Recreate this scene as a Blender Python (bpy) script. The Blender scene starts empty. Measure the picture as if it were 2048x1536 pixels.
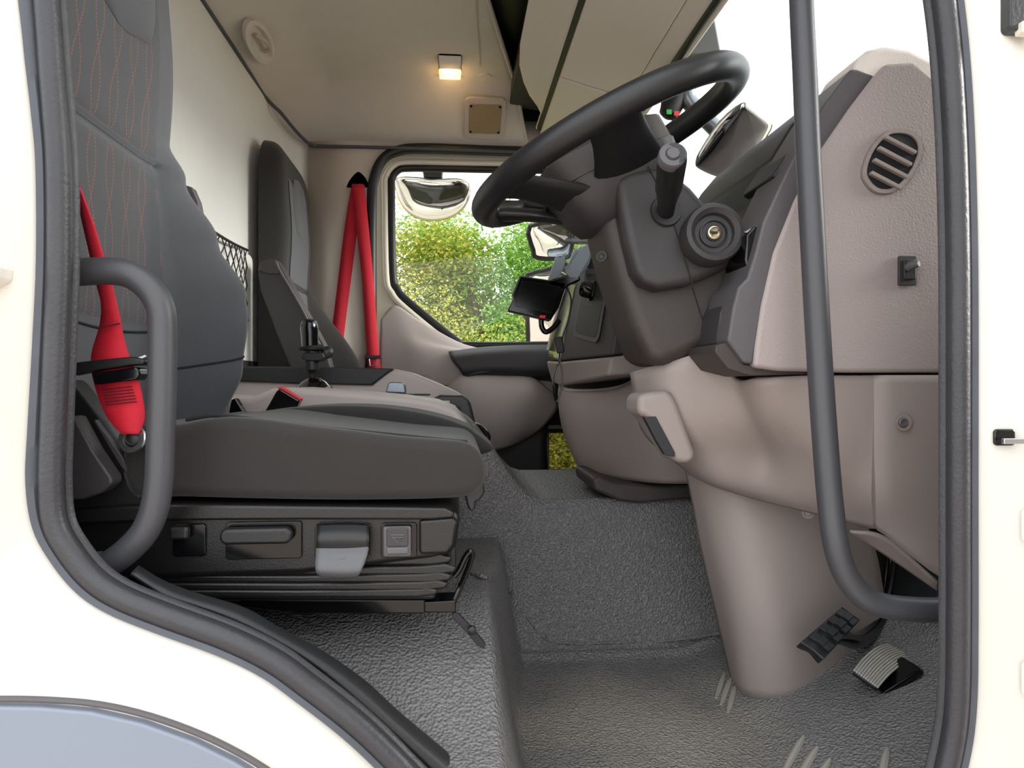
import bpy, bmesh, math, random
from mathutils import Vector, Matrix
random.seed(7)
S = bpy.context.scene
COL = S.collection

# ------------------------------------------------------------------ camera, world, light, exposure
H = 1.8                      # camera height above the ground (a person standing beside the truck)
F = 1420.0                   # focal length in pixels of the 2048 px wide frame
YAW = math.atan((1024 - 908) / F)
cam_d = bpy.data.cameras.new('camera'); cam = bpy.data.objects.new('camera', cam_d); COL.objects.link(cam)
cam_d.sensor_width = 36; cam_d.lens = 36 * F / 2048; cam_d.clip_start = 0.02
cam.location = (0, 0, H); cam.rotation_euler = (math.pi / 2, 0, -YAW)
S.camera = cam

w = bpy.data.worlds.new('sky'); S.world = w; w.use_nodes = True
nt = w.node_tree; bg = nt.nodes['Background']
bg.inputs['Color'].default_value = (0.93, 0.97, 1.0, 1); bg.inputs['Strength'].default_value = 2.0

sun_d = bpy.data.lights.new('sun', 'SUN'); sun = bpy.data.objects.new('sun', sun_d); COL.objects.link(sun)
sun_d.energy = 3.0; sun_d.angle = math.radians(24); sun_d.color = (1, 0.96, 0.9)
sun.rotation_euler = Vector((-0.92, 0.16, -0.30)).to_track_quat('-Z', 'Y').to_euler()

S.view_settings.view_transform = 'Standard'; S.view_settings.look = 'None'
S.view_settings.gamma = 1.0; S.view_settings.use_curve_mapping = False
S.view_settings.exposure = 0.5

# ------------------------------------------------------------------ geometry helpers
cY, sY = math.cos(YAW), math.sin(YAW)
def P(px, py, Y):
    """point of the cab that stands at depth Y and shows at (px, py)"""
    u = (px - 1024) / F; v = (768 - py) / F
    t = Y / (cY - sY * u)
    return Vector((t * (cY * u + sY), Y, H + t * v))
def PL(pts, Y): return [P(a, b, Y) for a, b in pts]
def lin(c):
    c /= 255.0
    return c / 12.92 if c <= .04045 else ((c + .055) / 1.055) ** 2.4
def rgb(r, g, b): return (lin(r), lin(g), lin(b), 1)

def cr(pts, n=6, closed=False):
    """Catmull-Rom through points"""
    pts = [Vector(p) for p in pts]; out = []; m = len(pts)
    rng = range(m) if closed else range(m - 1)
    for i in rng:
        if closed: a, b, c, d = pts[i - 1], pts[i], pts[(i + 1) % m], pts[(i + 2) % m]
        else:
            b, c = pts[i], pts[i + 1]
            a = pts[i - 1] if i else b * 2 - c
            d = pts[i + 2] if i + 2 < m else c * 2 - b
        for k in range(n):
            t = k / n
            out.append(.5 * ((2 * b) + (c - a) * t + (2 * a - 5 * b + 4 * c - d) * t * t + (3 * b - 3 * c + d - a) * t ** 3))
    if not closed: out.append(pts[-1])
    return out

def obj(name, verts, faces, mat, parent=None, smooth=True, sharp=38, bevel=0, seg=3, subsurf=0, solid=0, off=0, label=None):
    verts = [Vector(v) for v in verts]
    lo = Vector([min(v[i] for v in verts) for i in range(3)]); hi = Vector([max(v[i] for v in verts) for i in range(3)])
    c = (lo + hi) / 2; c.z = lo.z
    me = bpy.data.meshes.new(name); me.from_pydata([v - c for v in verts], [], faces); me.validate()
    bm = bmesh.new(); bm.from_mesh(me); bmesh.ops.recalc_face_normals(bm, faces=bm.faces); bm.to_mesh(me); bm.free()
    me.materials.append(mat)
    if smooth:
        me.polygons.foreach_set('use_smooth', [True] * len(me.polygons))
        if not subsurf: me.set_sharp_from_angle(angle=math.radians(sharp))
    o = bpy.data.objects.new(name, me); COL.objects.link(o); o.location = c
    if parent: par(o, parent)
    if solid:
        m = o.modifiers.new('solid', 'SOLIDIFY'); m.thickness = solid; m.offset = off
    if bevel:
        m = o.modifiers.new('bevel', 'BEVEL'); m.width = bevel; m.segments = seg; m.limit_method = 'ANGLE'; m.angle_limit = math.radians(40); m.harden_normals = True
    if subsurf:
        m = o.modifiers.new('sub', 'SUBSURF'); m.levels = subsurf; m.render_levels = subsurf
    if label: o['label'] = label
    return o
def wmat(o):
    m = Matrix.Translation(o.location) @ o.rotation_euler.to_matrix().to_4x4()
    return wmat(o.parent) @ o.matrix_parent_inverse @ m if o.parent else m
def par(o, p):
    o.parent = p; o.matrix_parent_inverse = wmat(p).inverted(); return o
def thing(name, label, cat, loc=(0, 0, 0), group=None):
    o = bpy.data.objects.new(name, None); COL.objects.link(o); o.location = loc; o.empty_display_size = .05
    return tag(o, label, cat, group)
def tag(o, label=None, cat=None, group=None, kind=None):
    if label: o['label'] = label
    if cat: o['category'] = cat
    if group: o['group'] = group
    if kind: o['kind'] = kind
    return o

def loft(name, loops, mat, parent=None, cap=True, closed=True, **k):
    n = len(loops[0]); v = [p for l in loops for p in l]; f = []
    for i in range(len(loops) - 1):
        for j in range(n if closed else n - 1):
            a = i * n + j; b = i * n + (j + 1) % n
            f.append((a, b, b + n, a + n))
    if cap and closed:
        f.append(tuple(range(n))); f.append(tuple(range((len(loops) - 1) * n, len(loops) * n)))
    return obj(name, v, f, mat, parent, **k)
def prism(name, pts, Y0, Y1, mat, parent=None, Yref=None, curve=0, **k):
    """side profile (as it shows at depth Yref) carried straight from Y0 to Y1"""
    base = PL(pts, Y0 if Yref is None else Yref)
    if curve: base = cr(base, curve, True)
    a = [Vector((p.x, Y0, p.z)) for p in base]; b = [Vector((p.x, Y1, p.z)) for p in base]
    return loft(name, [a, b], mat, parent, **k)
def tube(name, path, r, mat, parent=None, segs=12, closed=False, **k):
    path = [Vector(p) for p in path]; m = len(path); rs = r if isinstance(r, (list, tuple)) else [r] * m
    loops = []; nrm = None
    for i in range(m):
        a = path[i - 1] if (i or closed) else path[i]; b = path[(i + 1) % m] if (i < m - 1 or closed) else path[i]
        t = (b - a).normalized()
        if nrm is None: nrm = t.orthogonal().normalized()
        nrm = (nrm - t * nrm.dot(t)).normalized(); bi = t.cross(nrm)
        loops.append([path[i] + (nrm * math.cos(q) + bi * math.sin(q)) * rs[i] for q in [2 * math.pi * s / segs for s in range(segs)]])
    if closed:
        # align the last loop with the first so the tube closes without a twist
        v = [p for l in loops for p in l]; f = []
        l0, l1 = loops[0], loops[-1]
        sh = min(range(segs), key=lambda s: (l1[0] - l0[s]).length)
        for i in range(m - 1):
            for j in range(segs):
                f.append((i * segs + j, i * segs + (j + 1) % segs, (i + 1) * segs + (j + 1) % segs, (i + 1) * segs + j))
        for j in range(segs):
            f.append(((m - 1) * segs + j, (m - 1) * segs + (j + 1) % segs, (j + 1 + sh) % segs, (j + sh) % segs))
        return obj(name, v, f, mat, parent, **k)
    return loft(name, loops, mat, parent, **k)
def lathe(name, prof, origin, axis, mat, parent=None, segs=32, **k):
    axis = Vector(axis).normalized(); e1 = axis.orthogonal().normalized(); e2 = axis.cross(e1)
    o = Vector(origin)
    loops = [[o + axis * h + (e1 * math.cos(q) + e2 * math.sin(q)) * max(r, 1e-4) for q in [2 * math.pi * s / segs for s in range(segs)]] for r, h in prof]
    return loft(name, loops, mat, parent, **k)
def frame(z, up=(0, 0, 1)):
    z = Vector(z).normalized(); x = Vector(up).cross(z).normalized(); return x, z.cross(x), z
def box(name, c, size, mat, parent=None, axes=None, bevel=.004, **k):
    ax = axes or (Vector((1, 0, 0)), Vector((0, 1, 0)), Vector((0, 0, 1))); c = Vector(c)
    v = [c + ax[0] * (i * size[0] / 2) + ax[1] * (j * size[1] / 2) + ax[2] * (l * size[2] / 2) for l in (-1, 1) for i, j in ((-1, -1), (1, -1), (1, 1), (-1, 1))]
    f = [(0, 1, 2, 3), (4, 5, 6, 7), (0, 1, 5, 4), (1, 2, 6, 5), (2, 3, 7, 6), (3, 0, 4, 7)]
    return obj(name, v, f, mat, parent, bevel=bevel, **k)
def patch(name, rows, mat, parent=None, nu=6, nv=6, solid=.006, off=0, raw=False, **k):
    """smooth sheet through a grid of (px, py, Y) points"""
    g = [[Vector(p) if raw else P(*p) for p in r] for r in rows]
    g = [cr(r, nu) for r in g]; cols = [cr([r[j] for r in g], nv) for j in range(len(g[0]))]
    n = len(cols[0]); v = [p for c in cols for p in c]
    f = [(i * n + j, i * n + j + 1, (i + 1) * n + j + 1, (i + 1) * n + j) for i in range(len(cols) - 1) for j in range(n - 1)]
    return obj(name, v, f, mat, parent, solid=solid, off=off, **k)
def strip(name, left, right, mat, parent=None, thick=.002, n=5, **k):
    l = cr(left, n); r = cr(right, n); m = [(a + b) / 2 for a, b in zip(l, r)]
    v = [p for t in zip(l, m, r) for p in t]; f = []
    for i in range(len(l) - 1):
        a = 3 * i; f += [(a, a + 1, a + 4, a + 3), (a + 1, a + 2, a + 5, a + 4)]
    return obj(name, v, f, mat, parent, solid=thick, **k)
def plate(name, outer, holes, mat, parent=None, solid=.02, off=-1, **k):
    """flat sheet with holes, from 3D loops"""
    bm = bmesh.new(); es = []
    for lp in [outer] + holes:
        vs = [bm.verts.new(p) for p in lp]
        es += [bm.edges.new((vs[i], vs[(i + 1) % len(vs)])) for i in range(len(vs))]
    bmesh.ops.triangle_fill(bm, use_beauty=True, use_dissolve=False, edges=es)
    bm.verts.index_update()
    v = [x.co.copy() for x in bm.verts]; f = [tuple(q.index for q in x.verts) for x in bm.faces]; bm.free()
    return obj(name, v, f, mat, parent, solid=solid, off=off, **k)
def rrect(c, ax, ay, w_, h_, r, n=5):
    out = []
    for sx, sy, a0 in ((1, 1, 0), (-1, 1, 90), (-1, -1, 180), (1, -1, 270)):
        for k_ in range(n + 1):
            a = math.radians(a0 + 90 * k_ / n)
            out.append(Vector(c) + ax * (sx * (w_ / 2 - r) + r * math.cos(a)) + ay * (sy * (h_ / 2 - r) + r * math.sin(a)))
    return out
def slab(name, c, ax, ay, az, w_, h_, d, r, mat, parent=None, bevel=.002, n=5, **k):
    """rounded rectangle w x h in (ax, ay), thickness d along az from c"""
    l0 = rrect(c, ax, ay, w_, h_, r, n); l1 = [p + az * d for p in l0]
    return loft(name, [l0, l1], mat, parent, bevel=bevel, **k)
EX, EY, EZ = Vector((1, 0, 0)), Vector((0, 1, 0)), Vector((0, 0, 1))
def smooth01(a, b, x):
    t = max(0, min(1, (x - a) / (b - a))); return t * t * (3 - 2 * t)

# ------------------------------------------------------------------ materials
def material(name, col, rough=.5, bump=0, scale=200, metal=0, spec=.5, var=0, varscale=8, sheen=0, kind='noise', detail=3, coat=0, dist=.002):
    m = bpy.data.materials.new(name); m.use_nodes = True; t = m.node_tree; b = t.nodes['Principled BSDF']
    b.inputs['Base Color'].default_value = col; b.inputs['Roughness'].default_value = rough
    b.inputs['Metallic'].default_value = metal; b.inputs['Specular IOR Level'].default_value = spec
    if sheen: b.inputs['Sheen Weight'].default_value = sheen; b.inputs['Sheen Roughness'].default_value = .5
    if coat: b.inputs['Coat Weight'].default_value = coat; b.inputs['Coat Roughness'].default_value = .05
    geo = t.nodes.new('ShaderNodeNewGeometry')
    if bump:
        if kind == 'voronoi':
            n = t.nodes.new('ShaderNodeTexVoronoi'); n.feature = 'SMOOTH_F1'; n.inputs['Scale'].default_value = scale; o = n.outputs['Distance']
        elif kind == 'weave':
            mp = t.nodes.new('ShaderNodeMapping'); mp.inputs['Scale'].default_value = (1, 1, 1); t.links.new(geo.outputs['Position'], mp.inputs['Vector'])
            n = t.nodes.new('ShaderNodeTexWave'); n.bands_direction = 'Z'; n.inputs['Scale'].default_value = scale; n.inputs['Distortion'].default_value = 1.5; n.inputs['Detail'].default_value = 1; o = n.outputs['Fac']
        else:
            n = t.nodes.new('ShaderNodeTexNoise'); n.inputs['Scale'].default_value = scale; n.inputs['Detail'].default_value = detail; o = n.outputs['Fac']
        t.links.new(geo.outputs['Position'], n.inputs['Vector'])
        bp = t.nodes.new('ShaderNodeBump'); bp.inputs['Strength'].default_value = bump; bp.inputs['Distance'].default_value = dist
        t.links.new(o, bp.inputs['Height']); t.links.new(bp.outputs['Normal'], b.inputs['Normal'])
    if var:
        n = t.nodes.new('ShaderNodeTexNoise'); n.inputs['Scale'].default_value = varscale; n.inputs['Detail'].default_value = 4
        t.links.new(geo.outputs['Position'], n.inputs['Vector'])
        mx = t.nodes.new('ShaderNodeMix'); mx.data_type = 'RGBA'
        mx.inputs['A'].default_value = tuple(c * (1 - var) for c in col[:3]) + (1,); mx.inputs['B'].default_value = tuple(min(1, c * (1 + var)) for c in col[:3]) + (1,)
        t.links.new(n.outputs['Fac'], mx.inputs['Factor']); t.links.new(mx.outputs['Result'], b.inputs['Base Color'])
    return m
M = {}
M['white'] = material('white_paint', rgb(221, 217, 208), .3, coat=.4)
M['cream'] = material('cream_paint', rgb(226, 219, 203), .35, var=.03, varscale=5)
M['fender'] = material('grey_plastic_fender', rgb(128, 136, 150), .45, bump=.1, scale=60)
M['rubber'] = material('black_rubber', rgb(52, 52, 56), .40, bump=.25, scale=260, var=.2, varscale=30)
M['rubber_lip'] = material('grey_rubber', rgb(74, 77, 84), .5, bump=.2, scale=120, var=.25, varscale=25)
M['handle'] = material('grey_painted_tube', rgb(66, 66, 70), .42, bump=.08, scale=300, var=.08)
M['sill'] = material('black_sill_plastic', rgb(34, 35, 37), .5, bump=.15, scale=400)
M['black'] = material('black_plastic', rgb(26, 26, 28), .42, bump=.08, scale=500)
M['gloss'] = material('gloss_black', rgb(12, 12, 14), .12)
M['seatbase'] = material('seat_side_plastic', rgb(24, 22, 22), .34, bump=.15, scale=700)
M['dark'] = material('charcoal_plastic', rgb(54, 51, 53), .5, bump=.2, scale=600)
M['darkbrown'] = material('charcoal_brown_plastic', rgb(60, 54, 52), .55, bump=.2, scale=600)
M['fascia'] = material('grey_fascia_plastic', rgb(84, 80, 83), .5, bump=.15, scale=600)
M['taupe'] = material('taupe_plastic', rgb(158, 146, 143), .55, bump=.35, scale=330, kind='noise', detail=2)
M['taupe_lit'] = material('taupe_plastic_lit', rgb(186, 174, 170), .5, bump=.1, scale=500)  # same taupe plastic, colour lightened to stand in for light deeper in the cab
M['treadmetal'] = material('worn_tread', rgb(178, 174, 166), .45)
M['taupe2'] = material('taupe_smooth_plastic', rgb(150, 138, 133), .55, bump=.1, scale=500)
M['header'] = material('beige_header_plastic', rgb(234, 224, 215), .55, bump=.15, scale=500)
M['roof'] = material('headlining_fabric', rgb(208, 200, 190), .95, bump=.5, scale=500, var=.04, varscale=20, sheen=.2)
M['wall'] = material('wall_fabric', rgb(226, 224, 217), .95, bump=.4, scale=450, var=.03, varscale=25, sheen=.2)
M['pillar'] = material('pillar_trim', rgb(186, 175, 165), .6, bump=.15, scale=500)
M['fabric'] = material('charcoal_fabric', rgb(77, 79, 83), .9, bump=.35, scale=900, sheen=.25)
M['fabric_dark'] = material('dark_fabric', rgb(40, 37, 36), .9, bump=.35, scale=900, var=.15, varscale=14, sheen=.15)
M['seam'] = material('seam_thread', rgb(30, 30, 32), .8)
M['red'] = material('red_webbing', rgb(214, 30, 52), .6, bump=.4, scale=420, kind='weave', var=.05, varscale=30)
M['thread'] = material('dark_thread', rgb(70, 12, 24), .8)
M['metal'] = material('zinc_metal', rgb(190, 192, 196), .3, metal=1)
M['brass'] = material('brass_ring', rgb(205, 185, 150), .3, metal=1)
M['mat'] = material('rubber_mat', rgb(116, 114, 114), .40, bump=.8, scale=290, var=.1, varscale=7, kind='voronoi', dist=.006)
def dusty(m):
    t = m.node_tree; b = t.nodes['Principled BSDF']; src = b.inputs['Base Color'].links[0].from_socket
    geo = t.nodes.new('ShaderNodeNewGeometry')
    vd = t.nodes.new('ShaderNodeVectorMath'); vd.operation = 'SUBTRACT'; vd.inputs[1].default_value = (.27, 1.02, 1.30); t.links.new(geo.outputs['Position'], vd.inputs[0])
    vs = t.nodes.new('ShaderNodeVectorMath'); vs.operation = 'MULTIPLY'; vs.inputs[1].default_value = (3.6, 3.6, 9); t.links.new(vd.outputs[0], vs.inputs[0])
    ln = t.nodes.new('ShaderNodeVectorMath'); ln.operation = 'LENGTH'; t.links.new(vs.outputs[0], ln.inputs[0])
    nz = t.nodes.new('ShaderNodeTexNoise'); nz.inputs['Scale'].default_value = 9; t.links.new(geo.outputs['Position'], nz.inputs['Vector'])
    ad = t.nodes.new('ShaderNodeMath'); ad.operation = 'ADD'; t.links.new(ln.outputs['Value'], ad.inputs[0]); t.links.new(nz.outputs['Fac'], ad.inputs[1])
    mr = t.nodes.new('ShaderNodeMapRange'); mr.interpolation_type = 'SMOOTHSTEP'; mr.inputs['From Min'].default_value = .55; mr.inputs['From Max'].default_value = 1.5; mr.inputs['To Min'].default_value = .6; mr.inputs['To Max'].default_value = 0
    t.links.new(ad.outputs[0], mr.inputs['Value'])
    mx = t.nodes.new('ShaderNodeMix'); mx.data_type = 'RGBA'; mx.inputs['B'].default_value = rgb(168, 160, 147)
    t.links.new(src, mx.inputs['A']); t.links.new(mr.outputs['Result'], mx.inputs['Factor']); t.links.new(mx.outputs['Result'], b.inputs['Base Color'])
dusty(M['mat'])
M['mat2'] = material('worn_mat_rib', rgb(150, 146, 136), .5, bump=.1, scale=200)
M['greyflap'] = material('light_grey_plastic', rgb(88, 88, 91), .45, bump=.2, scale=900)
M['mirror'] = material('mirror_glass', (.9, .9, .9, 1), .02, metal=1)
M['screen'] = material('screen_glass', rgb(8, 9, 10), .15)
M['redbtn'] = material('red_button', rgb(225, 40, 50), .4)
M['grn'] = material('green_sticker', rgb(40, 170, 60), .5)
M['silver'] = material('silver_grey_plastic', rgb(130, 136, 142), .3, metal=.6)
M['asphalt'] = material('asphalt', rgb(182, 166, 152), .9, bump=.4, scale=80, var=.1, varscale=4)
M['bank'] = material('grass_bank', rgb(120, 118, 62), .95, bump=.6, scale=20, var=.3, varscale=6)
M['bark'] = material('bark', rgb(92, 76, 60), .9, bump=.8, scale=40, var=.2)

def leafmat(name, a, b):
    m = bpy.data.materials.new(name); m.use_nodes = True; t = m.node_tree; bs = t.nodes['Principled BSDF']; bs.inputs['Roughness'].default_value = .6
    at = t.nodes.new('ShaderNodeNewGeometry'); rp = t.nodes.new('ShaderNodeValToRGB')
    rp.color_ramp.elements[0].color = a; rp.color_ramp.elements[1].color = b
    t.links.new(at.outputs['Random Per Island'], rp.inputs['Fac']); t.links.new(rp.outputs['Color'], bs.inputs['Base Color'])
    tr = t.nodes.new('ShaderNodeBsdfTranslucent'); t.links.new(rp.outputs['Color'], tr.inputs['Color'])
    mx = t.nodes.new('ShaderNodeMixShader'); mx.inputs['Fac'].default_value = .45
    t.links.new(bs.outputs['BSDF'], mx.inputs[1]); t.links.new(tr.outputs['BSDF'], mx.inputs[2]); t.links.new(mx.outputs['Shader'], t.nodes['Material Output'].inputs['Surface'])
    return m
M['leaf_a'] = leafmat('yellow_green_leaves', rgb(120, 140, 40), rgb(215, 205, 95))
M['leaf_b'] = leafmat('bright_green_leaves', rgb(95, 150, 50), rgb(185, 220, 110))
M['leaf_c'] = leafmat('mixed_hedge_leaves', rgb(88, 120, 45), rgb(210, 205, 100))

def glassmat():
    m = bpy.data.materials.new('clear_glass'); m.use_nodes = True; t = m.node_tree
    t.nodes.remove(t.nodes['Principled BSDF'])
    tr = t.nodes.new('ShaderNodeBsdfTransparent'); tr.inputs['Color'].default_value = (.95, .97, .96, 1)
    gl = t.nodes.new('ShaderNodeBsdfGlossy'); gl.inputs['Roughness'].default_value = .02
    lw_ = t.nodes.new('ShaderNodeLayerWeight'); lw_.inputs['Blend'].default_value = .5
    pw = t.nodes.new('ShaderNodeMath'); pw.operation = 'POWER'; pw.inputs[1].default_value = 5; t.links.new(lw_.outputs['Facing'], pw.inputs[0])
    fr = t.nodes.new('ShaderNodeMath'); fr.operation = 'MULTIPLY_ADD'; fr.inputs[1].default_value = .6; fr.inputs[2].default_value = .03; t.links.new(pw.outputs[0], fr.inputs[0])
    mx = t.nodes.new('ShaderNodeMixShader')
    t.links.new(fr.outputs[0], mx.inputs['Fac']); t.links.new(tr.outputs['BSDF'], mx.inputs[1]); t.links.new(gl.outputs['BSDF'], mx.inputs[2])
    t.links.new(mx.outputs['Shader'], t.nodes['Material Output'].inputs['Surface'])
    return m
M['glass'] = glassmat()

M['glass_tint'] = M['glass'].copy(); M['glass_tint'].name = 'tinted_glass'
for n_ in M['glass_tint'].node_tree.nodes:
    if n_.type == 'BSDF_TRANSPARENT': n_.inputs['Color'].default_value = (.30, .25, .20, 1)

def stitched():
    """charcoal rib cloth with wavy orange stitch lines"""
    m = material('stitched_cloth', rgb(77, 79, 83), .9, bump=.5, scale=330, kind='weave', sheen=.25); t = m.node_tree; b = t.nodes['Principled BSDF']
    geo = t.nodes.new('ShaderNodeNewGeometry'); sp = t.nodes.new('ShaderNodeSeparateXYZ'); t.links.new(geo.outputs['Position'], sp.inputs[0])
    def mth(op, a, bb=None):
        n = t.nodes.new('ShaderNodeMath'); n.operation = op
        for i, x in enumerate((a, bb)):
            if x is None: continue
            if isinstance(x, (int, float)): n.inputs[i].default_value = x
            else: t.links.new(x, n.inputs[i])
        return n.outputs[0]
    y, z = sp.outputs['Y'], sp.outputs['Z']
    s = mth('MULTIPLY', mth('SINE', mth('MULTIPLY', z, 34.0)), .22)
    base = mth('MULTIPLY', y, 1 / .047)
    lines = []
    for sg in ('ADD', 'SUBTRACT'):
        fr = mth('FRACT', mth(sg, base, s)); d = mth('ABSOLUTE', mth('SUBTRACT', fr, .5)); lines.append(mth('LESS_THAN', d, .022))
    any_ = mth('MAXIMUM', lines[0], lines[1])
    dash = mth('LESS_THAN', mth('FRACT', mth('MULTIPLY', z, 210.0)), .62)
    fac = mth('MULTIPLY', mth('MULTIPLY', any_, dash), .9)
    mx = t.nodes.new('ShaderNodeMix'); mx.data_type = 'RGBA'; mx.inputs['A'].default_value = rgb(77, 79, 83); mx.inputs['B'].default_value = rgb(170, 96, 66)
    t.links.new(fac, mx.inputs['Factor']); t.links.new(mx.outputs['Result'], b.inputs['Base Color'])
    return m
M['stitch'] = stitched()

# ------------------------------------------------------------------ the near body side and door opening
YD = .70; YF = 2.72; XB = -.64
seal_path = [(128, -900), (118, -500), (103, -100), (112, 100), (122, 232), (129, 342), (130, 525), (124, 700), (118, 853), (115, 960), (122, 1040), (150, 1095), (195, 1150), (250, 1187), (335, 1222), (460, 1268), (550, 1312), (620, 1362), (700, 1424), (760, 1478), (821, 1540), (900, 1615), (1000, 1670), (1200, 1690), (1700, 1690), (1800, 1670), (1856, 1600), (1886, 1500), (1900, 1400), (1903, 1250), (1903, 1000), (1903, 600), (1900, 400), (1894, 240), (1884, 100), (1868, -30), (1840, -200), (1760, -500), (1650, -800), (1560, -930), (1400, -980), (300, -980), (180, -960)]
sealW = cr(PL(seal_path, YD), 5, True)
def left_wide(p): return 1.0 + 1.15 * smooth01(-.36, -.40, p.x) * smooth01(H - .16, H - .08, p.z)
def off_loop(loop, d, Y, vw=False):
    out = []; n = len(loop); cx = sum(p.x for p in loop) / n; 
    area = sum(loop[i].x * loop[(i + 1) % n].z - loop[(i + 1) % n].x * loop[i].z for i in range(n))
    s = 1 if area > 0 else -1
    for i in range(n):
        t = loop[(i + 1) % n] - loop[i - 1]; nn = Vector((t.z, 0, -t.x)).normalized() * s
        q = d * left_wide(loop[i]) if vw else d
        out.append(Vector((loop[i].x + nn.x * q, Y, loop[i].z + nn.z * q)))
    return out
body_hole = off_loop(sealW, .012, YD - .012, True)
rect = [Vector((-1.3, YD - .012, .35)), Vector((1.15, YD - .012, .35)), Vector((1.15, YD - .012, 2.95)), Vector((-1.3, YD - .012, 2.95))]
wr = plate('wall_right', rect, [body_hole], M['white'], solid=.006, off=1)
tag(wr, 'white painted cab side around the open door', None, kind='structure')
jamb = loft('door_jamb', [off_loop(sealW, .010, YD + .002), off_loop(sealW, .055, YD + .04), off_loop(sealW, .14, YD + .075)], M['black'], wr, cap=False, solid=.004)
ds = thing('door_seal', 'black rubber weather seal running around the near door opening', 'seal', (0, YD, H - .5))
tube('seal_bulb', [p + Vector((0, -.010, 0)) for p in sealW], .0112, M['rubber'], ds, segs=14, closed=True)
loft('seal_lip', [off_loop(sealW, .007, YD - .008), off_loop(sealW, .010, YD - .017, True), off_loop(sealW, .014, YD - .019, True), off_loop(sealW, .017, YD - .0125, True)], M['rubber_lip'], ds, cap=False, solid=.002)
loft('seal_inner_lip', [off_loop(sealW, -.006, YD - .006), off_loop(sealW, -.010, YD + .004), off_loop(sealW, -.004, YD + .012)], M['rubber'], ds, cap=False, solid=.003)

# black sill trim along the lower edge of the opening
o_in = [(262, 1146), (300, 1172), (325, 1190), (444, 1230), (547, 1278), (632, 1332), (700, 1390), (800, 1480), (860, 1540), (960, 1640)]
o_up = [(280, 1132), (330, 1162), (400, 1188), (490, 1215), (560, 1255), (640, 1298), (730, 1360), (800, 1424), (935, 1538), (1040, 1640)]
ti = patch('trim_1', [[(a, b, .715) for a, b in o_in], [((a + c) / 2, (b + d) / 2 - 2, .722) for (a, b), (c, d) in zip(o_in, o_up)], [(a, b, .745) for a, b in o_up], [(a + 6, b + 40, .755) for a, b in o_up]], M['sill'], nu=4, nv=3, solid=.005, off=-1)
tag(ti, 'black plastic sill trim beside the door seal', kind='structure')

dn = box('door_2', (.635, .10, H - .02), (.07, 1.0, 1.9), M['white'], bevel=.02); tag(dn, 'opened driver door swung out beside the pillar', kind='structure')
box('inner_panel', (.597, .10, H - .40), (.02, .92, .95), M['taupe2'], dn, bevel=.01)
cs = thing('door_check_strap', 'grey metal door check strap coming out of a black slot in the cream pillar', 'check strap', P(2010, 893, .68))
slab('slot', P(2011, 875, .676), EX, EZ, EY, .023, .017, .004, .004, M['gloss'], cs)
box('arm', P(2048, 882, .66), (.045, .004, .0055), M['metal'], cs, bevel=.001)
hb = thing('hinge_bracket', 'dark hinge bracket at the top of the cream pillar', 'hinge', P(2040, 70, .67))
slab('plate', P(2045, 10, .668), EX, EZ, EY, .026, .05, .014, .006, M['rubber'], hb)
box('pad', P(2048, 58, .668), (.012, .012, .012), M['cream'], hb, bevel=.002)
for i, py in enumerate((1050, 1355)):
    pg = slab('pillar_plug', P(2056, py, .677), EX, EZ, -EY, .017, .034, .004, .004, M['white'])
    tag(pg, ['small white plug on the cream pillar below the check strap', 'lower small white plug near the foot of the cream pillar'][i], 'plug', 'pillar plugs')
# wheel-arch fender, bottom left
fd = thing('wheel_arch_fender', 'blue-grey plastic wheel arch fender below the white cab side', 'fender', P(200, 1650, .62))
arc = [(-500, 1470), (-250, 1415), (-100, 1400), (0, 1396), (100, 1398), (200, 1407), (300, 1430), (400, 1466), (480, 1505), (545, 1545), (650, 1620), (750, 1720)]
prism('arch_panel', arc + [(750, 2000), (-500, 2000)], .672, .70, M['fender'], fd, Yref=.690, bevel=.003, seg=4)
tube('arch_lip', cr(PL([(a, b + 2) for a, b in arc], .676), 4), .003, M['fascia'], fd, segs=8)
lb = thing('body_latch_bracket', 'small white bracket on the cab side at the left edge', 'bracket', P(0, 590, .66))
prism('bracket_nose', [(-60, 470), (-15, 498), (8, 528), (38, 540), (36, 566), (0, 586), (-60, 600)], .662, .69, M['white'], lb, Yref=.69, bevel=.003)
prism('bracket_base', [(-120, 455), (-40, 470), (-20, 500), (-20, 600), (-120, 612)], .668, .69, M['white'], lb, Yref=.69, bevel=.003)

# ------------------------------------------------------------------ cab shell: back wall, far wall, roof, front wall, ground
gr = obj('ground', [(-30, -20, 0), (30, -20, 0), (30, 40, 0), (-30, 40, 0)], [(0, 1, 2, 3)], M['asphalt']); tag(gr, 'pale tarmac yard', kind='structure')
ZR = 1.065                                   # roof lining above the lens
def zc(v): return H + v
rows = []
for z in (-.7, -.2, .3, .7, .90, .97):
    rows.append([(XB, .70, zc(z)), (XB, 1.2, zc(z)), (XB, 1.8, zc(z)), (XB, 2.35, zc(z)), (XB + .005, 2.55, zc(z)), (XB + .05, 2.68, zc(z)), (XB + .115, 2.735, zc(z))])
wb = patch('wall_back', rows, M['wall'], raw=True, nu=5, nv=4, solid=.02, off=0); tag(wb, 'pale grey carpeted rear wall of the cab', kind='structure')
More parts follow.
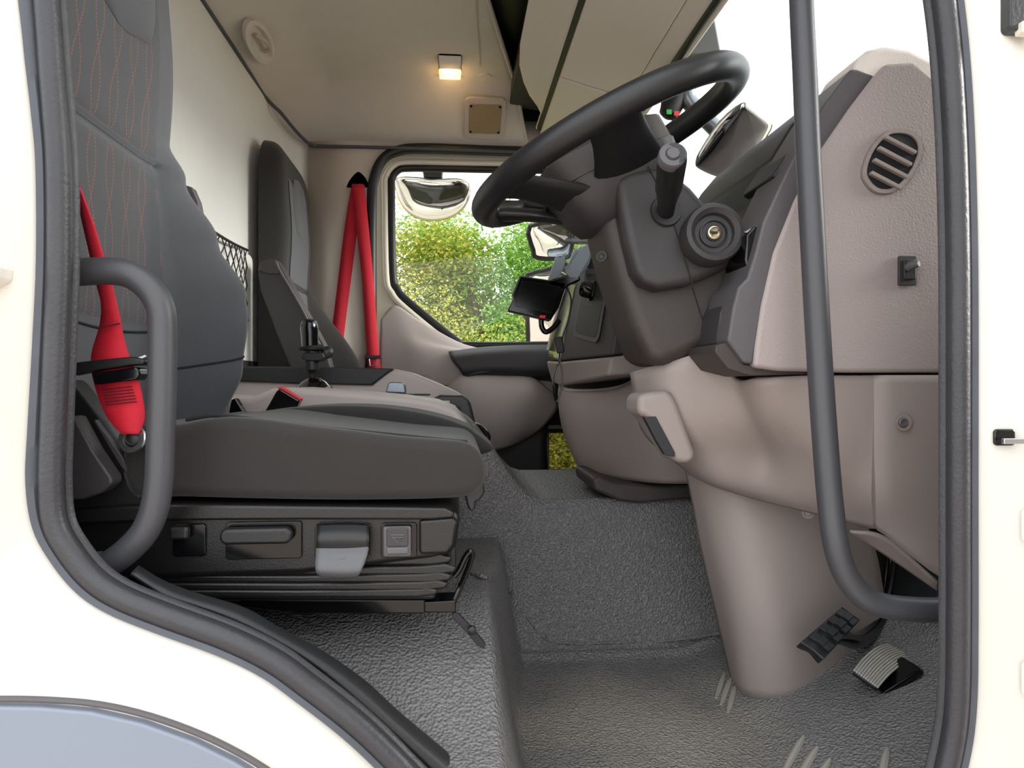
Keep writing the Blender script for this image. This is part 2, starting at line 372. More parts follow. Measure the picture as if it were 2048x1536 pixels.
# roof: rear cove, flat roof, far cove
def roof_z(x, y):
    a = smooth01(XB - .03, XB + .22, x); b = smooth01(2.74, 2.44, y); c = smooth01(.62, .85, y)
    return H + .890 + (ZR - .890) * min(1, (a * .60 + .40)) * (.06 + .94 * b) * (.3 + .7 * c)
def roof_front(y): return .09 + .225 * max(0, min(y, 2.42) - 1.95) + .30 * max(0, y - 2.42)
us = [i / 44 for i in range(45)]; ys = [.68 + i * (2.07 / 60) for i in range(61)]
v = []
for u in us:
    for y in ys:
        x = XB - .02 + u * (roof_front(y) - XB + .02); v.append((x, y, roof_z(x, y)))
ny = len(ys)
f = [(i * ny + j, i * ny + j + 1, (i + 1) * ny + j + 1, (i + 1) * ny + j) for i in range(len(us) - 1) for j in range(ny - 1)]
rf = obj('ceiling', v, f, M['roof'], solid=.012, off=0, sharp=80); tag(rf, 'beige grey fabric headlining', kind='structure')
box('outer_skin', (.0, 1.72, H + 1.14), (1.45, 2.12, .02), M['black'], rf, bevel=0)
box('front_skin', (.60, 1.72, H + 1.005), (.02, 2.12, .27), M['black'], rf, bevel=0)
box('side_skin', (.0, 2.77, H + 1.06), (1.45, .02, .16), M['black'], rf, bevel=0)
box('near_side_skin', (.0, .70, H + 1.06), (1.45, .02, .18), M['black'], rf, bevel=0)
box('rear_skin', (-.68, 1.72, H + 1.05), (.02, 2.12, .2), M['black'], rf, bevel=0)
tube('front_piping', [Vector((roof_front(y), y, roof_z(roof_front(y), y) - .002)) for y in [.7 + .05 * i for i in range(41)]], .007, M['roof'], rf, segs=8)
tube('trim_3', cr([Vector((XB + .012, y, roof_z(XB, y) - .003)) for y in (.7, 1.2, 1.8, 2.2, 2.45)] + [P(562, 226, 2.48), P(590, 260, 2.585), P(614, 284, 2.645), P(632, 292, 2.68)], 5), .006, M['rubber_lip'])['kind'] = 'structure'
# far wall with the passenger door opening
ap = [(746, 1100), (745, 700), (745, 420), (750, 360), (768, 322), (800, 305), (850, 301), (1000, 306), (1180, 312), (1215, 330), (1240, 420), (1330, 640), (1350, 760), (1340, 1100)]
apW = cr(PL(ap, YF), 5, True)
rect = [Vector((XB + .10, YF, H - .75)), Vector((1.1, YF, H - .75)), Vector((.98, YF, H + .25)), Vector((.66, YF, H + .86)), Vector((.66, YF, H + 1.0)), Vector((XB + .10, YF, H + 1.0))]
wl = plate('wall_left', rect, [apW], M['pillar'], solid=.03, off=1); tag(wl, 'beige passenger side pillar trim', kind='structure')
tube('trim_4', cr([P(618, 290, YF - .05), P(642, 292, YF - .04), P(800, 296, YF - .04), P(1010, 303, YF - .04), P(1150, 308, YF - .04)], 5), 0.006, M['rubber_lip'])['kind'] = 'structure'
tube('trim_5', cr([P(638, 292, YF - .004), P(630, 400, YF - .004), P(622, 480, YF - .004), P(612, 700, YF - .004)], 5), .004, M['rubber_lip'])['kind'] = 'structure'
ds2 = thing('door_seal', 'black rubber seal framing the passenger door opening', 'seal', P(746, 1100, YF))
tube('seal_bulb', [p + Vector((0, -.024, 0)) for p in apW], .019, M['black'], ds2, segs=12, closed=True)
# passenger door
gl = [(783, 380), (784, 358), (795, 342), (815, 337), (900, 338), (1180, 345), (1205, 365), (1300, 610), (1305, 670), (1290, 686), (1090, 690), (935, 690), (915, 683), (820, 606), (795, 578), (786, 545)]
YG = YF + .03
glW = cr(PL(gl, YG), 5, True)
apB = off_loop(cr(PL(ap, YG), 5, True), .012, YG)
kerb = PL([(1095, 862), (1200, 862), (1200, 942), (1095, 942)], YG)
dr = plate('door_1', apB, [glW, kerb], M['cream'], solid=.03, off=1); tag(dr, 'passenger door with cream window frame', kind='structure')
tube('window_rubber', [p + Vector((0, -.004, 0)) for p in glW], .0145, M['black'], dr, segs=10, closed=True)
fr2 = off_loop(cr(PL(gl, YG - .02), 5, True), .026, YG - .012)
tube('frame_bead', fr2, .012, M['cream'], dr, segs=10, closed=True)
g1 = obj('window_1', [p + Vector((0, .012, 0)) for p in glW], [tuple(range(len(glW)))], M['glass'], smooth=False); tag(g1, 'clear passenger door window', kind='structure')
patch('trim_panel', [[(762, 640, YF - .01), (790, 612, YF - .012), (835, 640, YF - .012), (925, 692, YF - .012), (1000, 703, YF - .02), (1110, 702, YF - .02)],
                     [(761, 670, YF - .01), (800, 655, YF - .02), (850, 680, YF - .03), (930, 704, YF - .045), (1010, 710, YF - .06), (1110, 715, YF - .06)],
                     [(760, 720, YF - .01), (800, 712, YF - .03), (850, 712, YF - .06), (930, 716, YF - .075), (1010, 722, YF - .09), (1110, 730, YF - .09)],
                     [(758, 800, YF - .01), (800, 800, YF - .03), (850, 800, YF - .05), (930, 800, YF - .06), (1010, 800, YF - .07), (1110, 800, YF - .07)]], M['taupe_lit'], dr, solid=.01, off=1)
patch('armrest', [[(898, 708, YF - .08), (960, 700, YF - .09), (1030, 696, YF - .10), (1120, 694, YF - .10)],
                  [(905, 722, YF - .12), (960, 716, YF - .135), (1030, 712, YF - .14), (1120, 712, YF - .14)],
                  [(925, 745, YF - .13), (975, 742, YF - .14), (1040, 742, YF - .15), (1120, 745, YF - .15)],
                  [(935, 752, YF - .08), (985, 752, YF - .08), (1050, 754, YF - .08), (1120, 760, YF - .08)]], M['dark'], dr, solid=.012, off=1)
patch('pull_recess', [[(930, 752, YF - .135), (960, 730, YF - .148), (1010, 722, YF - .150), (1060, 724, YF - .150), (1085, 740, YF - .148)],
                      [(935, 753, YF - .14), (965, 748, YF - .150), (1010, 744, YF - .152), (1060, 748, YF - .152), (1080, 752, YF - .148)]], M['sill'], dr, solid=.004)
patch('door_pocket', [[(895, 775, YF - .09), (930, 750, YF - .12), (1000, 753, YF - .13), (1060, 756, YF - .13), (1105, 790, YF - .11)],
                      [(890, 810, YF - .10), (930, 790, YF - .15), (1000, 790, YF - .17), (1060, 795, YF - .17), (1112, 815, YF - .12)],
                      [(890, 850, YF - .10), (930, 850, YF - .15), (990, 850, YF - .17), (1040, 850, YF - .16), (1085, 850, YF - .12)],
                      [(890, 900, YF - .10), (920, 900, YF - .13), (965, 903, YF - .14), (1010, 893, YF - .13), (1040, 880, YF - .09)]], M['taupe_lit'], dr, solid=.01, off=1)
kick = patch('kick_panel', [[(880, 770, YF - .07), (1000, 770, YF - .07), (1130, 745, YF - .07)], [(880, 880, YF - .07), (1000, 880, YF - .07), (1095, 860, YF - .07)], [(880, 960, YF - .07), (1000, 960, YF - .07), (1095, 960, YF - .07)]], M['dark'], dr, solid=.01)
patch('lower_panel', [[(1090, 700, YF - .05), (1340, 700, YF - .05)], [(1090, 850, YF - .05), (1340, 850, YF - .05)]], M['dark'], dr, nu=2, nv=2, solid=.01)
patch('lower_sill', [[(1090, 945, YF - .05), (1340, 945, YF - .05)], [(1090, 1100, YF - .05), (1340, 1100, YF - .05)]], M['dark'], dr, nu=2, nv=2, solid=.01)
tube('kerb_window_frame', PL([(1095, 862), (1200, 862), (1200, 942), (1095, 942)], YF - .055), .011, M['black'], dr, segs=6, closed=True)
g3 = obj('window_3', PL([(1095, 862), (1200, 862), (1200, 942), (1095, 942)], YF - .03), [(0, 1, 2, 3)], M['glass_tint'], smooth=False); tag(g3, 'small kerb window low in the passenger door', kind='structure')
# front wall and windscreen
fw = patch('wall_front', [[(1.02, .70, zc(.22)), (1.02, 2.75, zc(.22))], [(1.0, .70, zc(-.2)), (1.0, 2.75, zc(-.2))], [(.76, .70, zc(-.42)), (.76, 2.75, zc(-.42))], [(.70, .70, zc(-.56)), (.70, 2.75, zc(-.56))]], M['sill'], raw=True, nu=3, nv=4, solid=.02); tag(fw, 'dark bulkhead under the dashboard', kind='structure')
ws = obj('window_2', [(1.0, .73, zc(.22)), (1.0, 2.71, zc(.22)), (.585, 2.71, zc(.855)), (.585, .73, zc(.855))], [(0, 1, 2, 3)], M['glass'], smooth=False); tag(ws, 'clear windscreen', kind='structure')
tube('trim_6', [(.99, 2.69, zc(.22)), (.80, 2.69, zc(.53)), (.60, 2.67, zc(.84))], .035, M['pillar'])['kind'] = 'structure'
tube('trim_7', cr([(.985, 2.65, zc(.22)), (.79, 2.65, zc(.53)), (.60, 2.62, zc(.825)), (.578, 2.5, zc(.848)), (.578, 1.6, zc(.848)), (.578, .8, zc(.848))], 6), .013, M['black'])['kind'] = 'structure'

# ------------------------------------------------------------------ overhead shelf
sh = thing('overhead_shelf', 'beige overhead storage shelf with lidded compartments above the windscreen', 'shelf', (.35, 1.7, zc(.86)))
Y0, Y1 = .75, 2.60
def sweepXZ(name, pts, ya, yb, mat, parent, bevel=.004, **k):
    a = [Vector((x, ya, zc(z))) for x, z in pts]; b = [Vector((x, yb, zc(z))) for x, z in pts]
    return loft(name, [a, b], mat, parent, bevel=bevel, **k)
lip = []
for yy, xr in ((.75, .19), (2.05, .19), (2.18, .20), (2.28, .222), (2.36, .25), (2.42, .285)):
    k0 = (xr - .19) * .75
    lip.append([Vector((x, yy, zc(z))) for x, z in ((.27 + k0 * .35, .93), (xr, .985 - k0 * .45), (xr + .005, 1.0 - k0 * .45), (.30 + k0 * .1, .95), (.31, .945), (.30, .925))])
loft('rear_lip', lip, M['header'], sh, bevel=.003)
sweepXZ('shelf_floor', [(.30, .95), (.58, .905), (.58, .89), (.30, .938)], Y0, Y1, M['header'], sh)
sweepXZ('shelf_back', [(.55, .88), (.585, .87), (.585, 1.08), (.56, 1.08)], Y0, Y1, M['sill'], sh)
sweepXZ('shelf_inner', [(.20, 1.008), (.55, .98), (.55, 1.05), (.20, 1.06)], Y0, 2.58, M['black'], sh)
for i, (ya, yb) in enumerate(((.80, 1.42), (1.43, 2.085), (2.095, 2.58))):
    sweepXZ('compartment_lid', [(.314, .928), (.40, .905), (.515, .872), (.52, .862), (.515, .856), (.40, .885), (.314, .910)], ya, yb, M['header'], sh, bevel=.006)
sweepXZ('lid_gap_shade', [(.301, .923), (.313, .917), (.313, .93), (.301, .935)], Y0, 2.56, M['sill'], sh, bevel=0)  # dark strip standing in for the shade in the groove behind the lids
sweepXZ('front_edge', [(.52, .872), (.56, .862), (.60, .850), (.60, .838), (.555, .845), (.52, .858)], Y0, Y1, M['header'], sh)
# roof front edge moulding, plugs
tube('trim_8', cr([Vector((x, y, roof_z(x, y) - .007)) for x, y in ((.045, .8), (.05, 1.4), (.06, 1.9), (.08, 2.25), (.085, 2.36))], 5), .0022, M['pillar'])['kind'] = 'structure'
for i, (a, b, Y) in enumerate(((988, 50, 2.08), (985, 158, 2.44))):
    pl = lathe('roof_plug', [(0, 0), (.020, 0), (.022, .003), (.022, .006)], Vector((P(a, b, Y).x - .025, Y, roof_z(P(a, b, Y).x - .025, Y) - .0085)), (0, 0, 1), M['roof'])
    tag(pl, ['round fabric plug in the headlining beside the open shelf', 'round fabric plug in the headlining just above the speaker grille'][i], 'plug', 'headlining plugs')

# interior lamp on the roof
L0 = P(900, 128, 2.37); L0.z = zc(ZR) - .002
il = thing('interior_lamp', 'lit interior lamp with warm lens in the headlining', 'lamp', L0)
slab('lamp_body', L0 + Vector((0, 0, -.004)), EX, EY, EZ, .082, .17, .008, .012, M['header'], il)
patch('lamp_hood', [[L0 + Vector((x * .037, -.075, -.006)) for x in (-1, 0, 1)], [L0 + Vector((x * .037, -.045, -.016)) for x in (-1, 0, 1)], [L0 + Vector((x * .037, -.012, -.020)) for x in (-1, 0, 1)]], M['header'], il, raw=True, solid=.003)
em = bpy.data.materials.new('lamp_lens'); em.use_nodes = True; eb = em.node_tree.nodes['Principled BSDF']
eb.inputs['Base Color'].default_value = (1, .75, .4, 1); eb.inputs['Emission Color'].default_value = (1, .62, .24, 1); eb.inputs['Emission Strength'].default_value = 1.5
em2 = em.copy(); em2.name = 'lamp_bulb'; em2.node_tree.nodes['Principled BSDF'].inputs['Emission Color'].default_value = (1, .85, .6, 1); em2.node_tree.nodes['Principled BSDF'].inputs['Emission Strength'].default_value = 6
slab('lens', L0 + Vector((0, .034, -.018)), EX, EY, EZ, .072, .088, .014, .006, em, il)
box('bulb', L0 + Vector((0, .008, -.019)), (.05, .03, .006), em2, il)
pl_d = bpy.data.lights.new('lamp_light', 'POINT'); pl_o = bpy.data.objects.new('lamp_light', pl_d); COL.objects.link(pl_o); pl_d.energy = .14; pl_d.color = (1, .62, .28); pl_d.shadow_soft_size = .02
pl_o.location = L0 + Vector((0, .05, -.05)); par(pl_o, il)
# speaker grille in the far cove
G0 = P(970, 237, 2.585); gn = Vector((0, -.55, -.83)).normalized(); gx = EX; gy = gn.cross(gx).normalized()
sg = thing('speaker_grille', 'square brown speaker grille set in the headlining above the passenger window', 'speaker', G0)
slab('frame', G0 - gn * .006, gx, gy, gn, .150, .172, .010, .02, M['pillar'], sg)
slab('mesh', G0 + gn * .002, gx, gy, gn, .118, .125, .004, .012, material('grille_mesh', rgb(150, 128, 100), .7, bump=1, scale=260, kind='voronoi'), sg)
for sx in (-1, 1):
    for sy in (-1, 1): lathe('screw', [(.0045, 0), (.0045, .004), (.002, .005)], G0 + gn * .005 + gx * .052 * sx + gy * .054 * sy, gn, M['gloss'], sg, segs=10)
# coat hook recess in the rear cove
K0 = P(525, 92, 1.86); kn = Vector((.75, 0, -.66)); kx = Vector((0, 1, 0)); ky = kn.cross(kx).normalized()
K0 = P(527, 92, 2.09) - kn * .016
ch = thing('coat_hook', 'beige oval coat hook recess in the headlining over the rear wall', 'hook', K0)
def oval(c, a, b, n=28, off=0): return [c + kn * off + kx * a * math.cos(2 * math.pi * i / n) + ky * b * math.sin(2 * math.pi * i / n) for i in range(n)]
loft('recess_rim', [oval(K0, .115, .036, off=-.01), oval(K0, .118, .039, off=.006), oval(K0, .10, .028, off=.008), oval(K0, .09, .02, off=-.004)], M['roof'], ch)
tube('hook', cr([K0 + kx * -.05 + kn * .004, K0 + kx * -.02 + kn * .02 + ky * .01, K0 + kx * .03 + kn * .02 + ky * .012, K0 + kx * .05 + kn * .004]), .006, M['pillar'], ch)

# ------------------------------------------------------------------ floor mat as one moulded sheet
def floor_z(x, y):
    z = -.50
    z += .35 * max(0, x - .42) + .9 * max(0, x - .72)                       # toe board
    t = smooth01(1.30, 1.385, y)                                             # engine tunnel side
    top = -.225 + .17 * smooth01(.17, .0, x)
    z = z * (1 - t) + top * t
    plat = (-.29 - .10 * smooth01(1.0, .70, y))
    s = smooth01(.095, .045, x - .03 * smooth01(1.0, 1.25, y))               # seat platform
    z = max(z, z * (1 - s) + plat * s) if y < 1.36 else z
    # small moulded welt along the foot of the tunnel
    z += .012 * math.exp(-((y - 1.285) / .014) ** 2) * smooth01(.05, .12, x) * (1 if x < .5 else 0)
    d = smooth01(1.86, 1.95, y) * smooth01(.05, .14, x)
    z = z * (1 - d) + (-.50) * d
    return zc(z)
xs = [-.62 + i * .03 for i in range(20)] + [-.02 + i * .006 for i in range(28)] + [.148 + i * .022 for i in range(28)]
ys = [.700 + i * .0262 for i in range(22)] + [1.262 + i * .0045 for i in range(30)] + [1.40 + i * .05 for i in range(28)]
v = [(x, y, floor_z(x, y)) for x in xs for y in ys]; ny = len(ys)
f = [(i * ny + j, i * ny + j + 1, (i + 1) * ny + j + 1, (i + 1) * ny + j) for i in range(len(xs) - 1) for j in range(ny - 1)]
fl = obj('floor', v, f, M['mat'], solid=.006, off=-1, sharp=120); tag(fl, 'grey grained rubber floor mat over the engine tunnel', kind='structure')
for (a, b, c, d) in ((1568, 1475, 1608, 1418), (1588, 1500, 1635, 1441), (1612, 1525, 1660, 1465), (1640, 1545, 1688, 1490), (1680, 1560, 1720, 1515), (1762, 1522, 1775, 1505), (1432, 1318, 1450, 1305), (1442, 1332, 1462, 1314), (1456, 1346, 1470, 1328)):
    Yq = (.5 - .08) * F / ((b + d) / 2 - 768)
    p = P(a, b, Yq); q = P(c, d, Yq * 1.06)
    pts = []
    for k_ in range(7):
        r_ = p.lerp(q, k_ / 6); pts.append(Vector((r_.x, r_.y, floor_z(r_.x, r_.y) + .001)))
    lw = tube('rib', pts, [.0022, .0042, .005, .005, .005, .0042, .0022], M['mat2'], fl, segs=8)

def floor_hit(px, py):
    Y = .76
    while Y < 2.2:
        p = P(px, py, Y)
        if p.z < floor_z(p.x, p.y): return Vector((p.x, p.y, floor_z(p.x, p.y)))
        Y += .003
    return p
tube('mat_welt', cr([floor_hit(a, b) for a, b in ((940, 1148), (980, 1160), (1020, 1192), (1060, 1245), (1095, 1286), (1150, 1292), (1240, 1289), (1330, 1283), (1440, 1270))], 5), .0032, M['mat'], fl, segs=8)

# ------------------------------------------------------------------ seats
def seat_back(prefix, par_, yc, X0, hw, bol, nearf, mats, stitch=True, ztop=.80, zbot=-.14, recl=0.0, th=.105, hp_=(.62, .15, .42, .012)):
    Xb = X0 - th
    def base(z): return X0 + .012 * math.exp(-((z - .48) / .13) ** 2) + recl * (.4 - z)
    def bump(z): return bol(z)
    def Fx(y, z):
        t = (y - yc) / hw
        x = base(z)
        x += bump(z) * math.exp(-((t - .80) / .19) ** 2) + nearf * bump(z) * math.exp(-((t + .90) / .20) ** 2)
        x -= .006 * math.exp(-((z - .323) / .004) ** 2) * (1 if abs(t) < .62 else .0)
        if z < .33: x -= .008 * (math.exp(-((t - .58) / .02) ** 2) + math.exp(-((t + .70) / .02) ** 2))
        return x
    zs = [zbot + (ztop - zbot) * i / 190 for i in range(191)]
    loops = []
    for z in zs:
        tt = (z - zbot) / (ztop - zbot)
        h = hw * (1 if z < ztop - .12 else math.sqrt(max(.0, 1 - ((z - ztop + .12) / .125) ** 2)) * .5 + .5)
        thick = 1 if z < ztop - .10 else math.sqrt(max(0, 1 - ((z - ztop + .10) / .102) ** 2)) * .8 + .2
        loop = []; n = 60
        xb = Xb + recl * (.4 - z)
        for i in range(n + 1):
            t = -1 + 2 * i / n
            e = (1 - abs(t) ** 14) ** .5
            y = yc + h * t
            loop.append(Vector((xb + (Fx(yc + hw * t, z) - xb) * e * thick, y, zc(z))))
        for i in range(9, -1, -1):
            t = -1 + 2 * (i + .5) / 10; loop.append(Vector((xb - .02 * (1 - t * t) * thick, yc + h * t, zc(z))))
        loops.append(loop)
    loft('backrest', loops, mats[0], par_, sharp=60)
    def on(y, z, o=.0015):
        t = (y - yc) / hw; xb = Xb + recl * (.4 - z)
        return Vector((xb + (Fx(y, z) - xb) * max(0, 1 - abs(t) ** 14) ** .5 + o, y, zc(z)))
    # centre cloth insert
    for nm, z0, z1 in (('upper_insert', .326, ztop - .12), ('lower_insert', .085, .320)):
        rows_ = []
        for i in range(25):
            z = z0 + (z1 - z0) * i / 24
            rows_.append([on(yc + hw * t, z, .0025 * min(1, i, 24 - i)) for t in [(-.66 + 1.19 * k_ / 24) for k_ in range(25)]])
        vv = [p for r in rows_ for p in r]; ff = [(i * 25 + j, i * 25 + j + 1, (i + 1) * 25 + j + 1, (i + 1) * 25 + j) for i in range(24) for j in range(24)]
        obj(nm, vv, ff, mats[1], par_, sharp=60)
    tube('seam', [on(yc + hw * t, .323, -.001) for t in [-.8 + .1 * k_ for k_ in range(14)]], .0018, M['seam'], par_, segs=6)
    for t0 in (-.69, .58):
        tube('seam', [on(yc + hw * t0, z, -.001) for z in [.323 - .02 * k_ for k_ in range(20)]], .0020, M['seam'], par_, segs=6)
    tube('seam', [on(yc + hw * t, .083 - .012 * (1 - (t / .7) ** 2), .0) for t in [-.68 + .066 * k_ for k_ in range(19)]], .0020, M['seam'], par_, segs=6)
    tube('seam', [on(yc + hw * t, .03 + .10 * (t - .66), .0) for t in [.58 + .03 * k_ for k_ in range(11)]], .0018, M['seam'], par_, segs=6)
    # headrest pad
    rows_ = []; c_z, hz, kw, kb = hp_
    for i in range(17):
        a = -1 + 2 * i / 16; z = c_z + hz * a; wv = kw * hw * (1 - abs(a) ** 4) ** .35 + .06 * hw
        rows_.append([on(yc + wv * t, z, .003 + kb * (1 - t ** 6) * (1 - a ** 6)) for t in [-1 + k_ / 8 for k_ in range(17)]])
    vv = [p for r in rows_ for p in r]; ff = [(i * 17 + j, i * 17 + j + 1, (i + 1) * 17 + j + 1, (i + 1) * 17 + j) for i in range(16) for j in range(16)]
    obj('headrest_pad', vv, ff, mats[2], par_, sharp=60)

dsn = thing('driver_chair', 'charcoal suspension driver seat with orange stitching behind the steering wheel', 'seat', (-.2, .96, zc(-.29)))
def bol_d(z):
    pts = [(-.14, .06), (-.06, .092), (.024, .122), (.10, .130), (.142, .127), (.226, .082), (.32, .03), (.38, 0)]
    if z >= .38: return 0
    for (a, b), (c, d) in zip(pts, pts[1:]):
        if z <= c: return b + (d - b) * smooth01(a, c, z)
    return 0
seat_back('driver', dsn, .975, -.450, .225, bol_d, .38, (M['fabric'], M['stitch'], M['fabric']))
# seat cushion
prism('cushion', [(250, 862), (350, 850), (400, 840), (450, 835), (520, 839), (600, 850), (700, 862), (800, 874), (880, 880), (930, 886), (958, 904), (971, 935), (969, 965), (950, 988), (900, 999), (700, 1003), (500, 1000), (350, 996), (250, 992)], .80, 1.18, M['fabric_dark'], dsn, curve=3, bevel=.028, seg=6)
prism('side_bolster', [(470, 842), (520, 829), (570, 817), (630, 811), (700, 809), (780, 813), (860, 826), (920, 844), (950, 862), (955, 905), (470, 905)], 1.06, 1.20, M['fabric_dark'], dsn, Yref=1.12, curve=3, bevel=.03, seg=6)
tube('cushion_piping', cr(PL([(372, 840), (420, 832), (470, 834), (560, 845), (650, 856), (750, 866), (830, 874), (890, 880), (935, 884)], .822), 5), .0022, M['seam'], dsn, segs=6)
# side panel with controls
sp = prism('side_panel', [(120, 1025), (250, 1010), (345, 1007), (600, 1011), (800, 1013), (890, 1014), (915, 1022), (920, 1040), (912, 1095), (898, 1110), (860, 1118), (600, 1150), (300, 1160), (120, 1150)], .805, 1.14, M['seatbase'], dsn, bevel=.008, seg=4)
YS = .803
prism('top_rail', [(118, 1022), (250, 1012), (345, 1008), (600, 1012), (800, 1014), (890, 1015), (908, 1024), (908, 1036), (860, 1040), (600, 1040), (345, 1042), (120, 1050)], .795, .83, M['seatbase'], dsn, bevel=.006, seg=4)
prism('front_cap', [(838, 1040), (905, 1034), (916, 1045), (908, 1090), (895, 1108), (838, 1110)], .797, .83, M['seatbase'], dsn, bevel=.008, seg=4)
def recess(a, b, c, d, Y=YS):
    p, q = P(a, b, Y), P(c, d, Y); ctr = (p + q) / 2
    return slab('recess', Vector((ctr.x, Y + .001, ctr.z)), EX, EZ, -EY, abs(q.x - p.x), abs(q.z - p.z), .003, .004, M['gloss'], sp, bevel=.001)
def lever(name, a, b, c, d, Ya, dep, mat, r=.004, parent=None):
    p, q = P(a, b, Ya), P(c, d, Ya); ctr = (p + q) / 2
    return slab(name, Vector((ctr.x, Ya, ctr.z)), EX, EZ, -EY, abs(q.x - p.x), abs(q.z - p.z), dep, r, mat, parent or dsn, bevel=.004)
recess(346, 1048, 412, 1112); lever('backrest_lever', 345, 1050, 383, 1076, .800, .012, M['black'])
recess(452, 1044, 604, 1116); lever('height_lever', 446, 1053, 588, 1083, .800, .014, M['black'], .008)
recess(630, 1048, 742, 1118)
pd = patch('tilt_paddle', [[(634, 1052, .800), (690, 1050, .800), (738, 1052, .800)], [(634, 1075, .788), (690, 1074, .788), (738, 1076, .788)], [(633, 1096, .789), (690, 1096, .789), (738, 1094, .789)]], M['black'], dsn, solid=.006)
fl2 = patch('paddle_flap', [[(633, 1097, .789), (690, 1097, .789), (738, 1094, .789)], [(632, 1115, .782), (690, 1115, .782), (734, 1112, .782)], [(632, 1138, .776), (688, 1140, .776), (724, 1138, .776)], [(640, 1149, .780), (685, 1151, .780), (715, 1149, .780)]], M['greyflap'], dsn, solid=.006)
tube('arrow_mark', PL([(658, 1120), (690, 1117), (676, 1128), (668, 1120)], .7785), .0007, M['fascia'], fl2, segs=5)
recess(762, 1046, 834, 1114)
sw = lever('memory_switch', 767, 1051, 823, 1111, .800, .008, M['fascia'], .003)
lever('switch_face', 773, 1055, 817, 1092, .7935, .003, M['dark'], .002, sw); lever('switch_edge', 773, 1094, 817, 1107, .7935, .004, M['greyflap'], .002, sw)
tube('arrow_mark', PL([(782, 1070), (808, 1070)], .790), .0006, M['greyflap'], sw, segs=5); tube('arrow_mark', PL([(784, 1075), (806, 1075), (795, 1084), (784, 1075)], .790), .0006, M['greyflap'], sw, segs=5)
# bellows: stacked ribs
for i, yy in enumerate((1128, 1148, 1164, 1180, 1194)):
    dx = (0, 10, 0, -8, -28)[i]
    prism('bellows_fold', [(300, yy - 9), (600, yy - 8), (840, yy - 12), (880 + dx, yy - 16), (905 + dx, yy - 8), (900 + dx, yy + 4), (860 + dx, yy + 9), (600, yy + 10), (300, yy + 10)], .812, 1.12, M['seatbase'], dsn, Yref=.80, bevel=.0045, seg=3)
prism('pedestal', [(250, 1100), (880, 1100), (870, 1200), (250, 1205)], .83, 1.10, M['black'], dsn, bevel=.004)
prism('rail', [(480, 1199), (850, 1199), (850, 1228), (600, 1228), (480, 1215)], .84, .885, M['gloss'], dsn, bevel=.002)
prism('rail_end', [(845, 1203), (912, 1200), (912, 1212), (912, 1226), (845, 1226)], .845, .88, M['gloss'], dsn, bevel=.002)
tube('slide_handle', cr(PL([(908, 1204), (918, 1180), (935, 1140), (944, 1112), (940, 1103), (930, 1115), (918, 1140), (908, 1152)], .85), 5), .0035, M['gloss'], dsn, segs=8)
prism('rail_lever', [(905, 1226), (917, 1228), (950, 1262), (972, 1290), (968, 1299), (955, 1292), (930, 1262), (905, 1236)], .846, .852, M['black'], dsn, bevel=.001)
lathe('lever_stud', [(.005, 0), (.005, .008), (.003, .009)], P(944, 1258, .846), (0, -1, 0), M['black'], dsn, segs=12)
prism('cushion_lever', [(930, 992), (950, 968), (968, 966), (970, 985), (960, 1000), (952, 1004), (950, 1020), (940, 1024), (934, 1010)], .83, .87, M['black'], dsn, bevel=.003)
prism('shoulder_latch', [(364, 368), (384, 374), (396, 402), (402, 432), (394, 430), (380, 392), (366, 384)], 1.205, 1.225, M['fascia'], dsn, bevel=.002)
# side trim and recliner cover behind the grab handle
prism('hinge_cover', [(143, 760), (152, 770), (215, 850), (258, 920), (300, 1000), (340, 1010), (340, 1040), (120, 1050), (120, 760)], .81, .84, M['black'], dsn, bevel=.004)
prism('hinge_rib', [(185, 842), (190, 838), (246, 915), (252, 932), (300, 995), (292, 1000), (238, 930)], .802, .815, M['dark'], dsn, bevel=.002)
prism('side_armrest', [(140, 830), (150, 835), (185, 900), (222, 955), (224, 968), (205, 985), (165, 1000), (135, 1000)], .775, .80, M['dark'], dsn, bevel=.006)
# buckle on its stalk, far side of the cushion
bk = thing('seat_belt_buckle', 'black buckle with red release edge beside the driver cushion', 'buckle', P(560, 850, 1.22))
prism('buckle_body', [(518, 842), (552, 782), (560, 776), (600, 800), (580, 842)], 1.21, 1.235, M['gloss'], bk, bevel=.004)
prism('release_button', [(554, 776), (561, 773), (602, 797), (598, 804)], 1.212, 1.233, M['redbtn'], bk, bevel=.001)
prism('buckle_stalk', [(525, 838), (575, 838), (565, 900), (520, 900)], 1.215, 1.23, M['black'], bk, bevel=.002)
prism('stalk', [(462, 800), (470, 796), (490, 828), (484, 842), (455, 842)], 1.22, 1.24, M['gloss'], thing('buckle_stalk', 'small black stalk end between the seat back and console', 'stalk', P(470, 842, 1.22)), bevel=.002)

# driver seat belt
db = thing('driver_seat_belt', 'red driver seat belt with black tongue hanging over the seat side', 'seat belt', P(262, 880, .77))
Lp = [(146, 300, .790), (148, 345, .790), (160, 420, .79), (178, 500, .79), (194, 570, .79), (203, 610, .785), (200, 650, .785), (184, 705, .78), (184, 745, .775), (196, 790, .772), (215, 835, .770), (243, 868, .770)]
Rp = [(150, 330, .785), (155, 362, .785), (184, 440, .785), (206, 510, .785), (224, 570, .785), (238, 630, .78), (246, 670, .78), (256, 705, .78), (272, 745, .775), (284, 790, .772), (289, 835, .770), (278, 868, .770)]
strip('webbing', [P(*p) for p in Lp], [P(*p) for p in Rp], M['red'], db, thick=.002, n=5)
prism('tongue', [(140, 726), (200, 719), (262, 713), (285, 717), (292, 722), (286, 730), (262, 731), (200, 740), (140, 752)], .762, .778, M['black'], db, bevel=.004, seg=4)
prism('tongue_blade', [(270, 716), (290, 709), (293, 713), (278, 721)], .766, .769, M['metal'], db, bevel=.0005)
